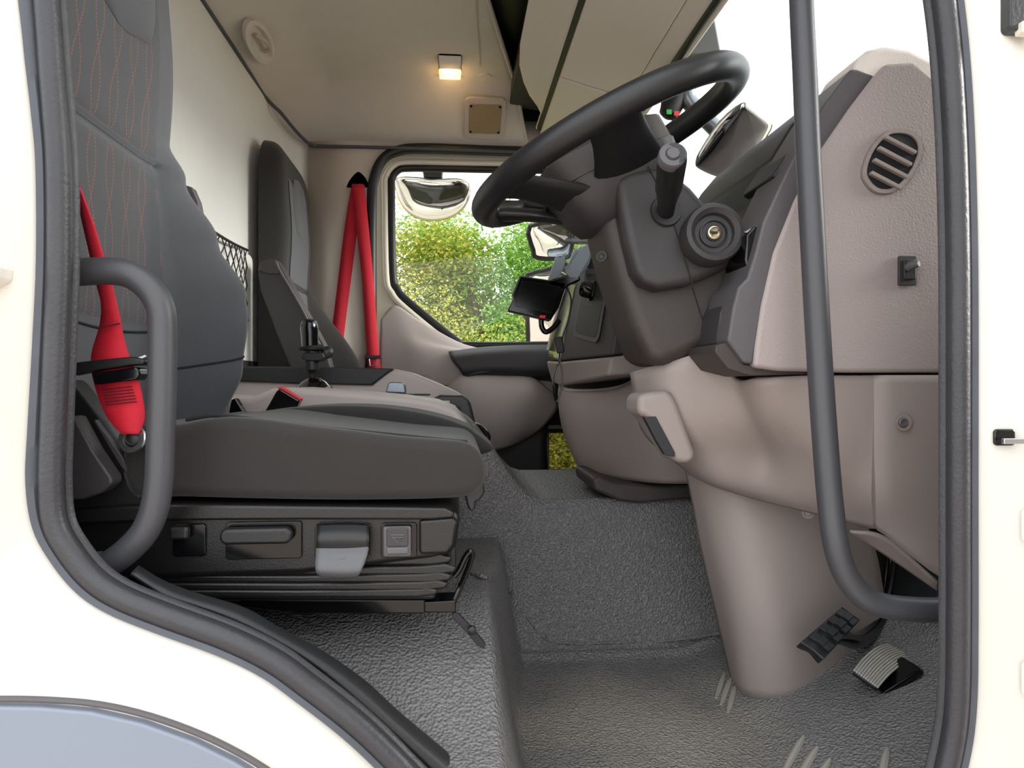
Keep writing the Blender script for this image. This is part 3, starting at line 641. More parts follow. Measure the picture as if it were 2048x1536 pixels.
prism('stopper', [(182, 746), (230, 740), (270, 733), (278, 738), (280, 752), (272, 760), (230, 765), (188, 770)], .760, .782, M['gloss'], db, bevel=.003)
tube('stitch_line', PL([(200, 655), (225, 650), (240, 647)], .776), .0007, M['thread'], db, segs=5)
for k_ in range(6):
    y_ = 773 + k_ * 6
    tube('stitch_line', PL([(203 + k_ * 1.6, y_ + 6), (235, y_ + 3 + k_ * .3), (264 + k_ * 2, y_)], .768), .0006, M['thread'], db, segs=5)
lathe('anchor_ring', [(.0095, 0), (.0145, 0), (.0155, .002), (.0145, .004), (.0095, .004), (.0088, .002)], P(267, 878, .776), (-.2, -1, .2), M['metal'], db, segs=24, cap=False)
lathe('anchor_bolt', [(.009, 0), (.009, .003), (.006, .005)], P(267, 878, .780), (0, -1, 0), M['black'], db, segs=16)

# passenger seat
psn = thing('passenger_chair', 'charcoal passenger seat standing against the rear wall beside the far belt', 'seat', (-.35, 2.44, zc(-.2)))
def bol_p(z): return .20 * smooth01(.40, .02, z)
seat_back('passenger', psn, 2.455, -.528, .222, bol_p, .75, (M['fabric_dark'], M['fabric'], M['fabric']), ztop=.775, th=.07, hp_=(.585, .10, .36, .007))
prism('cushion', [(560, 740), (760, 740), (850, 750), (880, 775), (880, 830), (560, 830)], 2.24, 2.62, M['fabric_dark'], psn, Yref=2.3, bevel=.03, seg=5)
arm = prism('armrest', [(514, 540), (520, 522), (540, 516), (552, 517), (562, 530), (650, 690), (664, 740), (655, 755), (590, 755), (580, 740), (520, 580)], 2.155, 2.215, M['dark'], psn, bevel=.008, seg=4)
tube('armrest_edge', cr(PL([(552, 524), (562, 545), (600, 610), (640, 690)], 2.152), 4), .004, M['fascia'], arm, segs=6)
prism('armrest_cap', [(516, 540), (522, 524), (540, 519), (550, 521), (560, 548), (534, 547)], 2.150, 2.157, M['darkbrown'], arm, bevel=.002)
# passenger belt
pb = thing('passenger_seat_belt', 'red passenger seat belt hanging from the far pillar anchor', 'seat belt', P(745, 740, 2.68))
prism('anchor_cover', [(693, 372), (700, 358), (712, 345), (720, 344), (732, 356), (737, 370), (733, 376), (697, 376)], 2.69, 2.715, M['black'], pb, curve=3, bevel=.006)
strip('webbing', PL([(704, 368), (690, 450), (676, 560), (664, 660), (652, 770)], 2.682), PL([(727, 368), (716, 450), (702, 560), (688, 670), (676, 780)], 2.686), M['red'], pb, thick=.002)
strip('webbing', PL([(703, 370), (712, 450), (724, 560), (732, 680), (736, 745)], 2.672), PL([(729, 370), (737, 450), (747, 560), (756, 680), (762, 745)], 2.676), M['red'], pb, thick=.002)
box('tongue', P(746, 714, 2.668), (.06, .008, .012), M['black'], pb, bevel=.002)
tube('tongue_blade', PL([(738, 718), (740, 732), (752, 732), (754, 718)], 2.664), .003, M['metal'], pb, segs=6)
# storage net on the rear wall
net = thing('storage_net', 'black elastic storage net on the rear wall between the seats', 'net', (XB + .02, 1.95, zc(.1)))
XN = XB + .025
def nx(t, s): # t along Y 0..1, s down 0..1
    return Vector((XN + .02 * math.sin(t * math.pi), 1.52 + .66 * t, zc(.400 - .19 * s * (1 + .1 * t) - .022 * math.sin(t * math.pi))))
tube('top_cord', [nx(i / 20, 0) for i in range(21)], .004, M['black'], net, segs=8)
tube('bottom_cord', [nx(i / 20, 1) for i in range(21)], .004, M['black'], net, segs=8)
for i in range(-5, 13):
    for sg_ in (1, -1):
        pts = []
        for k_ in range(9):
            s = k_ / 8; t = i / 11 + sg_ * s * .34 + (.34 if sg_ < 0 else 0)
            if 0 <= t <= 1: pts.append(nx(t, s))
        if len(pts) > 2: tube('cord', pts, .0018, M['black'], net, segs=5)
tp = slab('pocket_panel', Vector((XB + .012, 1.97, zc(.22))), EY, EZ, EX, .56, .34, .012, .04, M['wall']); tag(tp, 'pale pocket panel behind the black storage net', 'panel')
lw = slab('rear_kick_panel', Vector((XB + .014, 1.75, zc(-.24))), EY, EZ, EX, 1.7, .62, .012, .03, M['dark']); tag(lw, 'dark lower rear wall panel behind the console and passenger seat', 'panel')

# ------------------------------------------------------------------ engine console between the seats
co = thing('engine_console', 'taupe engine cover console between the two seats', 'console', (-.2, 1.6, zc(-.2)))
prism('near_body', [(380, 860), (395, 798), (500, 796), (545, 776), (580, 775), (700, 783), (800, 792), (870, 802), (910, 817), (935, 845), (950, 885), (960, 930), (380, 940)], 1.30, 1.52, M['taupe_lit'], co, bevel=.012, seg=4)
prism('far_ridge', [(440, 735), (560, 736), (700, 737), (790, 738), (820, 744), (870, 764), (915, 785), (940, 802), (955, 840), (960, 900), (440, 900)], 1.72, 1.95, M['taupe_lit'], co, bevel=.012, seg=4)
prism('padded_strip', [(440, 733), (560, 733), (700, 735), (790, 737), (772, 750), (745, 771), (600, 768), (440, 762)], 1.71, 1.90, M['sill'], co, Yref=1.72, bevel=.005)
prism('tray', [(440, 790), (900, 800), (900, 830), (440, 830)], 1.50, 1.74, M['taupe_lit'], co, Yref=1.6)
prism('control_knob', [(770, 786), (775, 768), (780, 764), (804, 764), (810, 770), (812, 788)], 1.535, 1.57, M['silver'], co, bevel=.004)
box('knob_plate', P(800, 789, 1.56), (.13, .06, .004), M['black'], co)
prism('cup_holder', [(860, 800), (880, 790), (925, 790), (940, 800), (950, 840), (952, 880), (925, 880), (915, 820)], 1.54, 1.70, M['dark'], co, bevel=.01, seg=4)
tube('front_lever', cr([P(940, 850, 1.6), P(960, 858, 1.58), P(972, 872, 1.56), P(970, 885, 1.55)], 4), .010, M['gloss'], co)
pm = thing('phone_mount', 'black suction phone mount standing on the console', 'phone mount', P(628, 775, 1.58))
PB = P(628, 776, 1.58)
lathe('suction_cup', [(.040, -.004), (.038, .002), (.026, .014), (.014, .022), (.006, .024)], PB, (0, 0, 1), M['gloss'], pm)
lathe('neck', [(.008, .018), (.008, .03), (.009, .032), (.016, .040), (.0175, .075), (.017, .080), (.028, .083), (.029, .088), (.018, .092)], PB + Vector((-.004, 0, 0)), (-.02, 0, 1), M['black'], pm, segs=20)
prism('clamp', [(604, 705), (645, 705), (650, 716), (640, 722), (610, 722), (600, 714)], 1.56, 1.60, M['black'], pm, bevel=.003)
lathe('knuckle', [(.004, -.012), (.012, -.008), (.0145, 0), (.012, .008), (.004, .012)], PB + Vector((.026, .01, .078)), (.3, -1, .2), M['black'], pm, segs=18)
lathe('grip', [(.014, .088), (.018, .090), (.0185, .112), (.0195, .125), (.0195, .137), (.016, .146), (.008, .150), (.001, .151)], PB + Vector((-.006, 0, 0)), (-.03, 0, 1), M['gloss'], pm, segs=20)

# ------------------------------------------------------------------ grab handles
gh = thing('grab_handle', 'grey tube grab handle bowed in front of the driver seat', 'handle', P(250, 1120, .745))
tube('tube', cr(PL([(90, 548), (150, 545), (215, 542), (262, 550), (300, 578), (322, 620), (325, 680), (324, 780), (321, 880), (318, 960), (308, 1020), (288, 1065), (258, 1098), (228, 1122), (205, 1135)], .745), 6), .0138, M['handle'], gh, segs=20)
lathe('foot_flange', [(.016, 0), (.016, .006), (.014, .008)], P(205, 1135, .745), (.6, 0, .5), M['handle'], gh)
gh2 = thing('grab_handle', 'long grey grab handle bent across the dashboard end panel', 'handle', P(1880, 1220, .78))
gp = [(1590, -420, .86), (1598, -200, .85), (1603, 0, .835), (1610, 150, .825), (1616, 300, .815), (1624, 450, .805), (1632, 600, .80), (1641, 750, .795), (1650, 880, .79), (1660, 1000, .785), (1672, 1090, .78), (1692, 1150, .78), (1726, 1192, .78), (1770, 1212, .78), (1830, 1219, .78), (1880, 1220, .78), (1925, 1220, .78)]
tube('tube', cr([P(*p) for p in gp], 6), .0142, M['handle'], gh2, segs=20)
lathe('foot_flange', [(.016, 0), (.018, .004), (.018, .02)], P(1885, 1220, .78), (1, 0, 0), M['handle'], gh2)

# ------------------------------------------------------------------ steering wheel
TL = math.radians(26.6)
WD = Vector((math.cos(TL), 0, math.sin(TL))); WN = Vector((-math.sin(TL), 0, math.cos(TL)))
WC = P(1212, 298, 1.02)
sw_ = thing('steering_wheel', 'black four-spoke steering wheel seen from below', 'steering wheel', WC)
def wp(a, r, d=0): return WC + WD * (r * math.cos(a)) - EY * (r * math.sin(a)) + WN * d     # a=0 front, 90 = near side
RW = .1985; RT = .0185
tube('rim', [wp(2 * math.pi * i / 72, RW) for i in range(72)], RT, M['black'], sw_, segs=18, closed=True)
def spoke(a, a2, wid, nm='spoke', dp=.055):
    loops = []
    for s in (0, .2, .4, .6, .8, 1):
        r = .065 + (RW - .066) * s; ang = a + (a2 - a) * s; dd = -dp * (1 - s) ** 1.2
        tw = wid * (1.5 - 1.0 * s + .55 * s * s * s); c = wp(ang, r, dd); tg = (WD * (-math.sin(ang)) - EY * math.cos(ang)); th = .013 - .001 * s
        loops.append([c + tg * (tw * math.cos(q)) + WN * (th * math.sin(q)) for q in [2 * math.pi * i / 16 for i in range(16)]])
    loft(nm, loops, M['black'], sw_, sharp=60)
R_ = math.radians
spoke(R_(97), R_(102), .036); spoke(R_(-97), R_(-102), .036); spoke(R_(150), R_(155), .030, dp=.075); spoke(R_(-150), R_(-155), .030, dp=.085)
def hubloop(w0, w1, l0, l1, d, n=5):
    pts = [(-l0, -w0), (-l0, w0), (l1, w1), (l1, -w1)]
    out = []
    for i in range(4):
        a, b, c = Vector(pts[i - 1]), Vector(pts[i]), Vector(pts[(i + 1) % 4])
        for k_ in range(n):
            t = k_ / (n - 1); p0 = b.lerp(a, .3); p1 = b.lerp(c, .3)
            q = p0.lerp(b, t).lerp(b.lerp(p1, t), t); out.append(WC + WD * q.x + EY * q.y + WN * d)
    return out
loft('hub', [hubloop(.030, .03, .05, .04, -.115), hubloop(.062, .07, .085, .062, -.098), hubloop(.082, .085, .105, .075, -.06), hubloop(.082, .085, .108, .078, -.035)], M['dark'], sw_, sharp=60)
loft('horn_pad', [hubloop(.080, .083, .112, .076, -.034), hubloop(.079, .082, .112, .074, .000), hubloop(.060, .06, .09, .055, .012)], M['darkbrown'], sw_, sharp=50)

# ------------------------------------------------------------------ steering column
sc = thing('steering_column', 'charcoal steering column shroud with ignition lock and stalk', 'steering column', P(1340, 745, 1.02))
prism('lower_shroud', [(1200, 415), (1225, 392), (1262, 372), (1330, 360), (1400, 420), (1480, 530), (1478, 575), (1440, 660), (1428, 692), (1370, 718), (1318, 738), (1290, 712), (1264, 648), (1228, 535), (1207, 455)], .965, 1.10, M['darkbrown'], sc, bevel=.022, seg=5)
prism('upper_shroud', [(1228, 352), (1260, 336), (1305, 330), (1345, 340), (1385, 372), (1430, 425), (1478, 500), (1482, 522), (1440, 545), (1380, 570), (1318, 580), (1285, 568), (1268, 545), (1252, 480), (1238, 410)], .935, 1.09, M['dark'], sc, bevel=.014, seg=5)
tube('shroud_seam', cr(PL([(1296, 332), (1330, 400), (1345, 440), (1370, 520), (1385, 568)], .934), 4), .0009, M['seam'], sc, segs=5)
tube('shroud_seam', cr(PL([(1385, 575), (1405, 640), (1420, 690)], .964), 4), .0009, M['seam'], sc, segs=5)
lathe('screw_hole', [(.0075, -.001), (.0075, .0015), (.005, .002), (.003, .0005)], P(1203, 513, .978), (-.35, -1, 0), M['sill'], sc, segs=16)
# ignition lock
IC = P(1428, 466, .905); ia = Vector((-.08, -1, .05))
ig = lathe('ignition_collar', [(.034, -.06), (.0395, -.03), (.0400, .0), (.0375, .007), (.0320, .009), (.0260, .004), (.0245, -.004), (.018, -.004)], IC, ia, M['dark'], sc, segs=40)
lathe('lock_ring', [(.0185, -.006), (.0185, .0005), (.0165, .001), (.0155, -.002), (.010, -.002), (.010, .001), (.0085, .0015)], IC, ia, M['sill'], ig, segs=32)
lathe('lock_face', [(.0085, -.001), (.0085, .003), (.0070, .0035), (.0065, .0015), (.0001, .0015)], IC, ia, M['brass'], ig, segs=24)
box('key_slot', IC + ia * .0026, (.009, .002, .003), M['gloss'], ig, bevel=.0005)
# stalk
sb, st = P(1330, 432, .945), P(1346, 308, .80)
sd = (st - sb).normalized(); SLn = (st - sb).length
sk = lathe('stalk', [(.013, -.01), (.0115, .01), (.012, SLn * .25), (.0155, SLn * .45), (.0168, SLn * .5), (.0172, SLn * .9), (.0162, SLn * .985), (.0140, SLn)], sb, sd, M['black'], sc, segs=32)
tipn = (sd * .5 + Vector((0, -1, .35)) * .5).normalized()
lathe('stalk_cap', [(.0164, -.012), (.0164, -.002), (.0152, .0), (.0088, .0005), (.0084, -.0015), (.007, .003), (.0001, .0032)], st, tipn, M['fascia'], sk, segs=28)
lathe('stalk_socket', [(.0205, .0035), (.0215, .0005), (.019, -.001), (.012, -.001)], P(1332, 422, .934), (0, -1, .1), M['sill'], sc, segs=28)
# far-side stalk glimpsed through the wheel
tube('far_stalk', cr([P(1110, 415, 1.10), P(1060, 412, 1.16), P(1000, 410, 1.22)], 4), .0085, M['black'], sc, segs=12)

# ------------------------------------------------------------------ dashboard
da = thing('dashboard', 'taupe and charcoal truck dashboard', 'dashboard', (.6, 1.4, zc(-.25)))
YE = .86
ep = prism('end_panel', [(1508, 735), (1512, 690), (1524, 610), (1548, 505), (1590, 400), (1640, 302), (1700, 215), (1748, 152), (1772, 126), (1830, 122), (1866, 152), (1940, 200), (1940, 745), (1700, 745), (1560, 742)], YE, YE + .05, M['taupe'], da, bevel=.006, seg=4)
bd = prism('edge_frame', [(1704, 136), (1716, 138), (1752, 150), (1700, 218), (1642, 304), (1592, 402), (1550, 505), (1526, 610), (1513, 690), (1506, 729), (1488, 726), (1455, 682), (1466, 615), (1476, 574), (1495, 556), (1512, 500), (1526, 444), (1562, 366), (1602, 286), (1650, 208)], YE + .004, YE + .10, M['fascia'], da, bevel=.004, seg=3)
prism('under_cap', [(1506, 730), (1488, 728), (1455, 684), (1432, 690), (1430, 705), (1455, 738), (1500, 752), (1620, 748), (1600, 742)], YE + .012, YE + .12, M['darkbrown'], da, bevel=.006, seg=3)
prism('pillar_cap', [(1708, 134), (1722, 112), (1740, 96), (1770, 88), (1820, 94), (1870, 118), (1940, 160), (1940, 260), (1760, 260), (1740, 200)], YE + .005, YE + .10, M['header'], da, bevel=.010, seg=4)
prism('lower_wedge', [(1705, 138), (1750, 152), (1600, 380), (1600, 300)], YE + .06, YE + .30, M['dark'], da)
# vent in the end panel
VC = P(1782, 323, YE - .001); va = Vector((.36, 0, .93)).normalized(); vb = Vector((.93, 0, -.36)).normalized()
def vloop(k_, off, sc_=1): return [VC + va * (a * sc_) + vb * (b * sc_) + EY * off for a, b in k_]
vk = [(.040, .006), (.036, .022), (.022, .029), (-.006, .027), (-.030, .016), (-.040, -.002), (-.036, -.018), (-.024, -.028), (.004, -.028), (.030, -.016)]
vk = [(p.x, p.y) for p in cr([Vector((a, b, 0)) for a, b in vk], 4, True)]
vent = loft('vent_surround', [vloop(vk, .002, 1.13), vloop(vk, -.003, 1.10), vloop(vk, -.003, 1.0), vloop(vk, .004, .97)], M['taupe2'], ep, cap=False, solid=.002)
loft('vent_cavity', [vloop(vk, -.0015, .98), vloop(vk, -.001, .97)], M['sill'], ep)
for k_ in range(4):
    ac = .022 - .0165 * k_; wd = .048 if k_ in (1, 2) else .044
    vs2 = Vector((.90, 0, -.43)).normalized()
    box('slat', VC + va * ac + vs2 * (.0 if k_ else .002) + EY * -.002, (wd, .010, .0048), M['taupe2'], ep, axes=(vs2, EY, vs2.cross(EY)), bevel=.001)
# toggle switch
TC = P(1812, 542, YE - .001)
tg_ = slab('toggle_plate', TC, EX, EZ, -EY, .0235, .0375, .004, .002, M['dark'], ep, bevel=.001)
slab('toggle_well', TC + Vector((.001, -.004, .001)), EX, EZ, -EY, .016, .026, .003, .003, M['sill'], tg_)
tube('toggle_lever', [TC + Vector((0, -.004, .004)), TC + Vector((.002, -.012, .006)), TC + Vector((.005, -.018, .0065))], [.0068, .0055, .0035], M['fascia'], tg_, segs=14)
# lower knee panel
kp = patch('knee_panel', [[(1270, 742, 1.06), (1330, 726, .995), (1410, 708, .975), (1478, 756, .95), (1520, 752, .90), (1600, 750, .885), (1700, 750, .88), (1760, 750, .878), (1765, 750, .872), (1875, 750, .87), (1960, 750, .87)],
                     [(1290, 850, 1.08), (1340, 840, 1.01), (1420, 830, .98), (1500, 830, .955), (1545, 830, .915), (1620, 830, .89), (1710, 830, .885), (1760, 830, .882), (1765, 830, .874), (1875, 830, .872), (1960, 830, .872)],
                     [(1345, 905, 1.09), (1375, 900, 1.03), (1440, 900, 1.0), (1530, 905, .985), (1585, 905, .935), (1650, 905, .90), (1720, 905, .892), (1760, 905, .886), (1765, 905, .877), (1875, 905, .875), (1960, 905, .875)],
                     [(1380, 932, 1.10), (1400, 938, 1.05), (1440, 952, 1.02), (1520, 970, 1.0), (1600, 985, .96), (1680, 985, .93), (1730, 985, .905), (1762, 985, .893), (1768, 990, .882), (1875, 1010, .88), (1960, 1010, .88)],
                     [(1384, 940, 1.13), (1402, 948, 1.08), (1440, 964, 1.05), (1520, 988, 1.025), (1600, 1008, .985), (1680, 1030, .96), (1735, 1045, .94), (1765, 1052, .915), (1772, 1060, .905), (1875, 1150, .89), (1960, 1170, .89)]], M['taupe2'], da, nu=5, nv=5, solid=.010, off=1)
SC_ = P(1808, 845, .858)
sr = lathe('screw_recess', [(.0105, .0), (.0098, -.002), (.0075, -.001), (.0001, -.001)], SC_, (0, -1, 0), M['taupe2'], da, segs=24)
lathe('screw', [(.0065, -.001), (.0065, .002), (.0045, .0035), (.002, .0025), (.0001, .0025)], SC_ + Vector((-.002, 0, 0)), (0, -1, 0), M['fascia'], sr, segs=16)
lathe('panel_clip', [(.0085, -.01), (.0085, .004), (.006, .005), (.004, .003), (.0001, .003)], P(1616, 1025, 1.0), (-.5, -1, 0), M['taupe2'], da, segs=16)
patch('under_flap', [[(1700, 1062, .95), (1770, 1075, .93), (1875, 1165, .90)], [(1720, 1075, .97), (1780, 1115, .95), (1875, 1180, .92)]], M['taupe2'], da, solid=.004)
# tall column cover down to the floor
patch('column_cover', [[(1330, 800, 1.16), (1380, 800, 1.10), (1430, 800, 1.09), (1500, 800, 1.09), (1580, 800, 1.12), (1660, 800, 1.18)],
                       [(1380, 940, 1.15), (1415, 945, 1.105), (1470, 950, 1.08), (1540, 960, 1.08), (1620, 970, 1.10), (1700, 980, 1.15)],
                       [(1412, 1100, 1.15), (1450, 1100, 1.085), (1510, 1100, 1.055), (1580, 1100, 1.06), (1660, 1100, 1.09), (1740, 1100, 1.15)],
                       [(1445, 1240, 1.15), (1480, 1240, 1.07), (1540, 1245, 1.04), (1600, 1240, 1.05), (1680, 1220, 1.09), (1760, 1200, 1.15)],
                       [(1478, 1375, 1.15), (1500, 1392, 1.08), (1560, 1398, 1.05), (1620, 1380, 1.06), (1700, 1340, 1.10), (1790, 1290, 1.16)]], M['taupe2'], da, nu=6, nv=6, solid=.01, off=1)
# parking-brake style paddle on the cover
pdl = prism('cover_lug', [(1276, 790), (1296, 785), (1330, 780), (1345, 786), (1356, 806), (1392, 905), (1394, 920), (1375, 929), (1352, 926), (1310, 860), (1290, 835), (1276, 830)], .975, 1.05, M['taupe2'], da, bevel=.010, seg=4)
prism('lug_slot', [(1288, 834), (1312, 833), (1350, 905), (1350, 914), (1330, 910), (1312, 880)], .9725, .985, M['sill'], pdl, bevel=.001)
# instrument hood and cluster
prism('instrument_hood', [(1440, 392), (1452, 372), (1478, 330), (1510, 292), (1550, 262), (1600, 240), (1700, 225), (1760, 235), (1740, 300), (1640, 330), (1560, 385), (1500, 470), (1460, 480)], .96, 1.34, M['sill'], da, Yref=1.15, bevel=.008, seg=4)
prism('cluster_bezel', [(1440, 410), (1500, 320), (1600, 260), (1740, 260), (1740, 700), (1440, 700), (1400, 560)], .98, 1.30, M['sill'], da, Yref=1.20, bevel=.01)
prism('switch_row', [(1545, 352), (1585, 290), (1600, 300), (1560, 362)], .90, 1.0, M['sill'], da, Yref=.90, bevel=.003)
lathe('rotary_knob', [(.010, 0), (.012, .004), (.011, .02), (.004, .024)], P(1560, 388, .93), (-.85, -.2, .2), M['gloss'], da, segs=20)
prism('switch_bezel', [(1492, 470), (1508, 452), (1530, 450), (1516, 540), (1500, 555), (1490, 520)], .88, .95, M['gloss'], da, Yref=.88, bevel=.003)
prism('side_vent', [(1432, 690), (1440, 625), (1452, 600), (1470, 596), (1460, 640), (1452, 684)], .90, .99, M['dark'], da, Yref=.90, bevel=.004)
for k_ in range(4): prism('vent_blade', [(1441 + k_ * 3, 672 - k_ * 14), (1447 + k_ * 3, 668 - k_ * 14), (1450 + k_ * 3, 655 - k_ * 14), (1444 + k_ * 3, 658 - k_ * 14)], .896, .905, M['gloss'], da, bevel=.001)
# dash top running to the far door
sweepXZ('dash_top', [(.40, .20), (.46, .27), (.60, .30), (.98, .24), (1.0, .15), (.60, .0), (.42, .0)], 1.20, 2.66, M['darkbrown'], da, bevel=.01)
sweepXZ('glove_box', [(.42, .18), (.44, -.12), (.60, -.14), (.80, .1)], 2.05, 2.62, M['darkbrown'], da, bevel=.02)
# centre console stack
A = PL([(1330, 455), (1262, 470), (1245, 560), (1232, 640), (1222, 712), (1330, 700)], 1.30)
B = PL([(1280, 470), (1172, 490), (1152, 560), (1135, 640), (1118, 722), (1280, 715)], 1.60)
C = PL([(1240, 480), (1160, 492), (1136, 560), (1112, 640), (1094, 718), (1240, 712)], 1.75)
D = PL([(1240, 480), (1180, 492), (1160, 560), (1140, 640), (1125, 712), (1240, 712)], 2.05)
loft('centre_stack', [A, B], M['dark'], da, bevel=.006)
loft('stack_front', [B, C, D], M['gloss'], da, bevel=.006)
tube('stack_trim', cr(PL([(1176, 490), (1155, 560), (1138, 640), (1120, 720)], 1.595), 4), .0035, M['silver'], da, segs=8)
tube('front_trim', cr(PL([(1158, 492), (1134, 560), (1110, 640), (1096, 700)], 1.742), 4), .004, M['header'], da, segs=8)
# switch plate with heater knob on the stack side
fdir = (B[2] - A[2]); fdir.normalize(); fup = (A[1] - A[3]).normalized(); fnr = fdir.cross(fup).normalized()
if fnr.y > 0: fnr = -fnr
hc = (A[2] + A[3] + B[2] + B[3]) / 4
hp = slab('heater_plate', hc + fnr * .001 - fup * .01, fdir, fup, fnr, .17, .15, .003, .02, M['fascia'], da)
slab('heater_face', hc + fnr * .003 - fup * .01, fdir, fup, fnr, .15, .13, .002, .015, M['sill'], hp)
lathe('heater_knob', [(.021, 0), (.021, .004), (.017, .006), (.016, .022), (.014, .025), (.001, .026)], hc + fnr * .004 + fup * .018 , fnr, M['gloss'], hp, segs=24)
for q in (-60, -20, 20, 60):
    aa = math.radians(q); box('dial_mark', hc + fnr * .0055 + fup * (.018 - .03 * math.cos(aa)) + fdir * .03 * math.sin(aa), (.003, .003, .001), M['silver'], hp, axes=(fdir, fup, fnr), bevel=.0002)
# tan strip and bin
loft('tan_strip', [PL([(1330, 700), (1222, 714), (1215, 752), (1330, 745)], 1.29), PL([(1290, 712), (1116, 724), (1118, 772), (1290, 760)], 1.59), PL([(1240, 716), (1092, 722), (1104, 764), (1240, 758)], 1.76)], M['taupe2'], da, bevel=.006)
bn = patch('storage_bin', [[(1126, 762, 1.66), (1136, 782, 1.58), (1190, 784, 1.50), (1240, 778, 1.42), (1285, 758, 1.34), (1330, 750, 1.30)],
                      [(1124, 800, 1.66), (1134, 820, 1.57), (1190, 830, 1.48), (1240, 830, 1.40), (1290, 825, 1.32), (1350, 820, 1.28)],
                      [(1134, 860, 1.66), (1146, 880, 1.57), (1200, 890, 1.48), (1250, 895, 1.40), (1310, 900, 1.32), (1380, 905, 1.28)],
                      [(1160, 920, 1.66), (1170, 938, 1.57), (1220, 952, 1.48), (1270, 958, 1.40), (1330, 962, 1.33), (1400, 962, 1.30)]], M['taupe2'], da, solid=.010, off=1)
tube('bin_rim', cr([P(1144, 758, 1.72), P(1128, 768, 1.66), P(1137, 781, 1.58), P(1190, 783, 1.50), P(1240, 776, 1.42), P(1285, 757, 1.34), P(1320, 750, 1.31)], 5), .006, M['pillar'], bn, segs=10)
patch('bin_back', [[(1140, 745, 1.74), (1220, 745, 1.62), (1320, 740, 1.45)], [(1140, 830, 1.74), (1220, 840, 1.62), (1320, 840, 1.45)]], M['darkbrown'], bn, solid=.006)
prism('column_foot', [(1176, 952), (1192, 946), (1220, 958), (1300, 966), (1400, 962), (1420, 990), (1330, 995), (1270, 1001), (1230, 996), (1180, 975)], 1.36, 1.56, M['darkbrown'], da, Yref=1.40, bevel=.008, seg=3)
# fan-shaped documents holder above the stack
cp = thing('tablet_cradle', 'grey plastic cradle panels on the centre of the dashboard', 'cradle', P(1160, 570, 1.55))
prism('near_leaf', [(1131, 545), (1162, 496), (1176, 492), (1184, 498), (1178, 520), (1156, 556), (1140, 556)], 1.50, 1.508, M['silver'], cp, bevel=.001)
prism('near_leaf', [(1131, 542), (1148, 500), (1154, 497), (1158, 500), (1180, 484), (1185, 482), (1185, 520), (1158, 556)], 1.53, 1.538, M['silver'], cp, bevel=.001)
prism('far_leaf', [(1096, 560), (1112, 512), (1120, 515), (1132, 505), (1130, 530), (1120, 552), (1100, 566)], 1.56, 1.568, M['silver'], cp, bevel=.001)
prism('cradle_arm', [(1092, 562), (1130, 550), (1160, 552), (1162, 560), (1140, 570), (1128, 580), (1100, 572)], 1.50, 1.56, M['gloss'], cp, bevel=.004)
# monitor
MC = P(1072, 598, 1.50)
mo = thing('reversing_monitor', 'small black reversing monitor with a red button on the dash bracket', 'monitor', P(1066, 640, 1.5))
mpx = [(1040, 551), (1134, 565), (1118, 615), (1101, 642), (1015, 622), (1026, 598), (1024, 590)]
prism('housing', mpx, 1.50, 1.525, M['gloss'], mo, bevel=.003)
prism('screen', [(1044, 562), (1122, 573), (1104, 626), (1030, 612)], 1.498, 1.501, M['screen'], mo, bevel=.0005)
prism('red_button', [(1080, 630), (1092, 631), (1090, 637), (1079, 636)], 1.4955, 1.501, M['redbtn'], mo, bevel=.001)
for k_ in range(5): lathe('button', [(.002, 0), (.002, .0025), (.001, .003)], P(1041 + k_ * 5.8, 624 + k_ * 1.2, 1.5), (0, -1, 0), M['greyflap'], mo, segs=8)
tube('stay', cr(PL([(1082, 638), (1084, 655), (1092, 664), (1106, 656), (1118, 640)], 1.53), 4), .006, M['gloss'], mo, segs=10)
cb = thing('power_cable', 'thin black cable with inline connector hanging down the dash', 'cable', P(1113, 805, 1.48))
tube('lead', cr(PL([(1134, 575), (1142, 600), (1136, 640), (1126, 670), (1120, 700), (1118, 725), (1112, 735), (1106, 760), (1108, 785), (1112, 803), (1120, 790), (1125, 760), (1122, 730), (1118, 715)], 1.47), 5), .0018, M['gloss'], cb, segs=8)
box('connector', P(1119, 690, 1.47), (.016, .012, .034), M['black'], cb, axes=frame((-.18, 0, 1), (0, 1, 0)), bevel=.003)

# ------------------------------------------------------------------ pedals
bp = thing('brake_pedal', 'black rubber brake pedal in front of the column cover', 'pedal', P(1660, 1318, 1.0))
pa, pb_, pc, pdd = P(1602, 1284, .955), P(1684, 1214, 1.00), P(1720, 1240, .99), P(1648, 1318, .94)
def pedpt(u, v, o=0):
    q = pa.lerp(pb_, u).lerp(pdd.lerp(pc, u), v); n = (pb_ - pa).cross(pdd - pa).normalized(); n = n if n.y < 0 else -n
    return q + n * (o + .010 * math.sin(math.pi * u) * math.sin(math.pi * max(.1, min(.9, v))))
patch('pad', [[pedpt(u, v) for u in (0, .12, .5, .88, 1)] for v in (0, .15, .5, .85, 1)], M['black'], bp, raw=True, solid=.018, off=-1, nu=4, nv=4)
for u in (.18, .40, .62, .84):
    for v in (.22, .50, .78):
        box('tread', pedpt(u, v, .002), (.014, .011, .006), M['sill'], bp, axes=((pb_ - pa).normalized(), (pdd - pa).normalized(), (pb_ - pa).cross(pdd - pa).normalized()), bevel=.001)
tube('arm', cr([P(1670, 1270, .99), P(1720, 1280, 1.06), P(1760, 1240, 1.14), P(1780, 1150, 1.18), P(1790, 1000, 1.20)], 5), .012, M['gloss'], bp, segs=10)
ac_ = thing('accelerator_pedal', 'ribbed black and worn metal accelerator pedal near the door pillar', 'pedal', P(1780, 1400, .95))
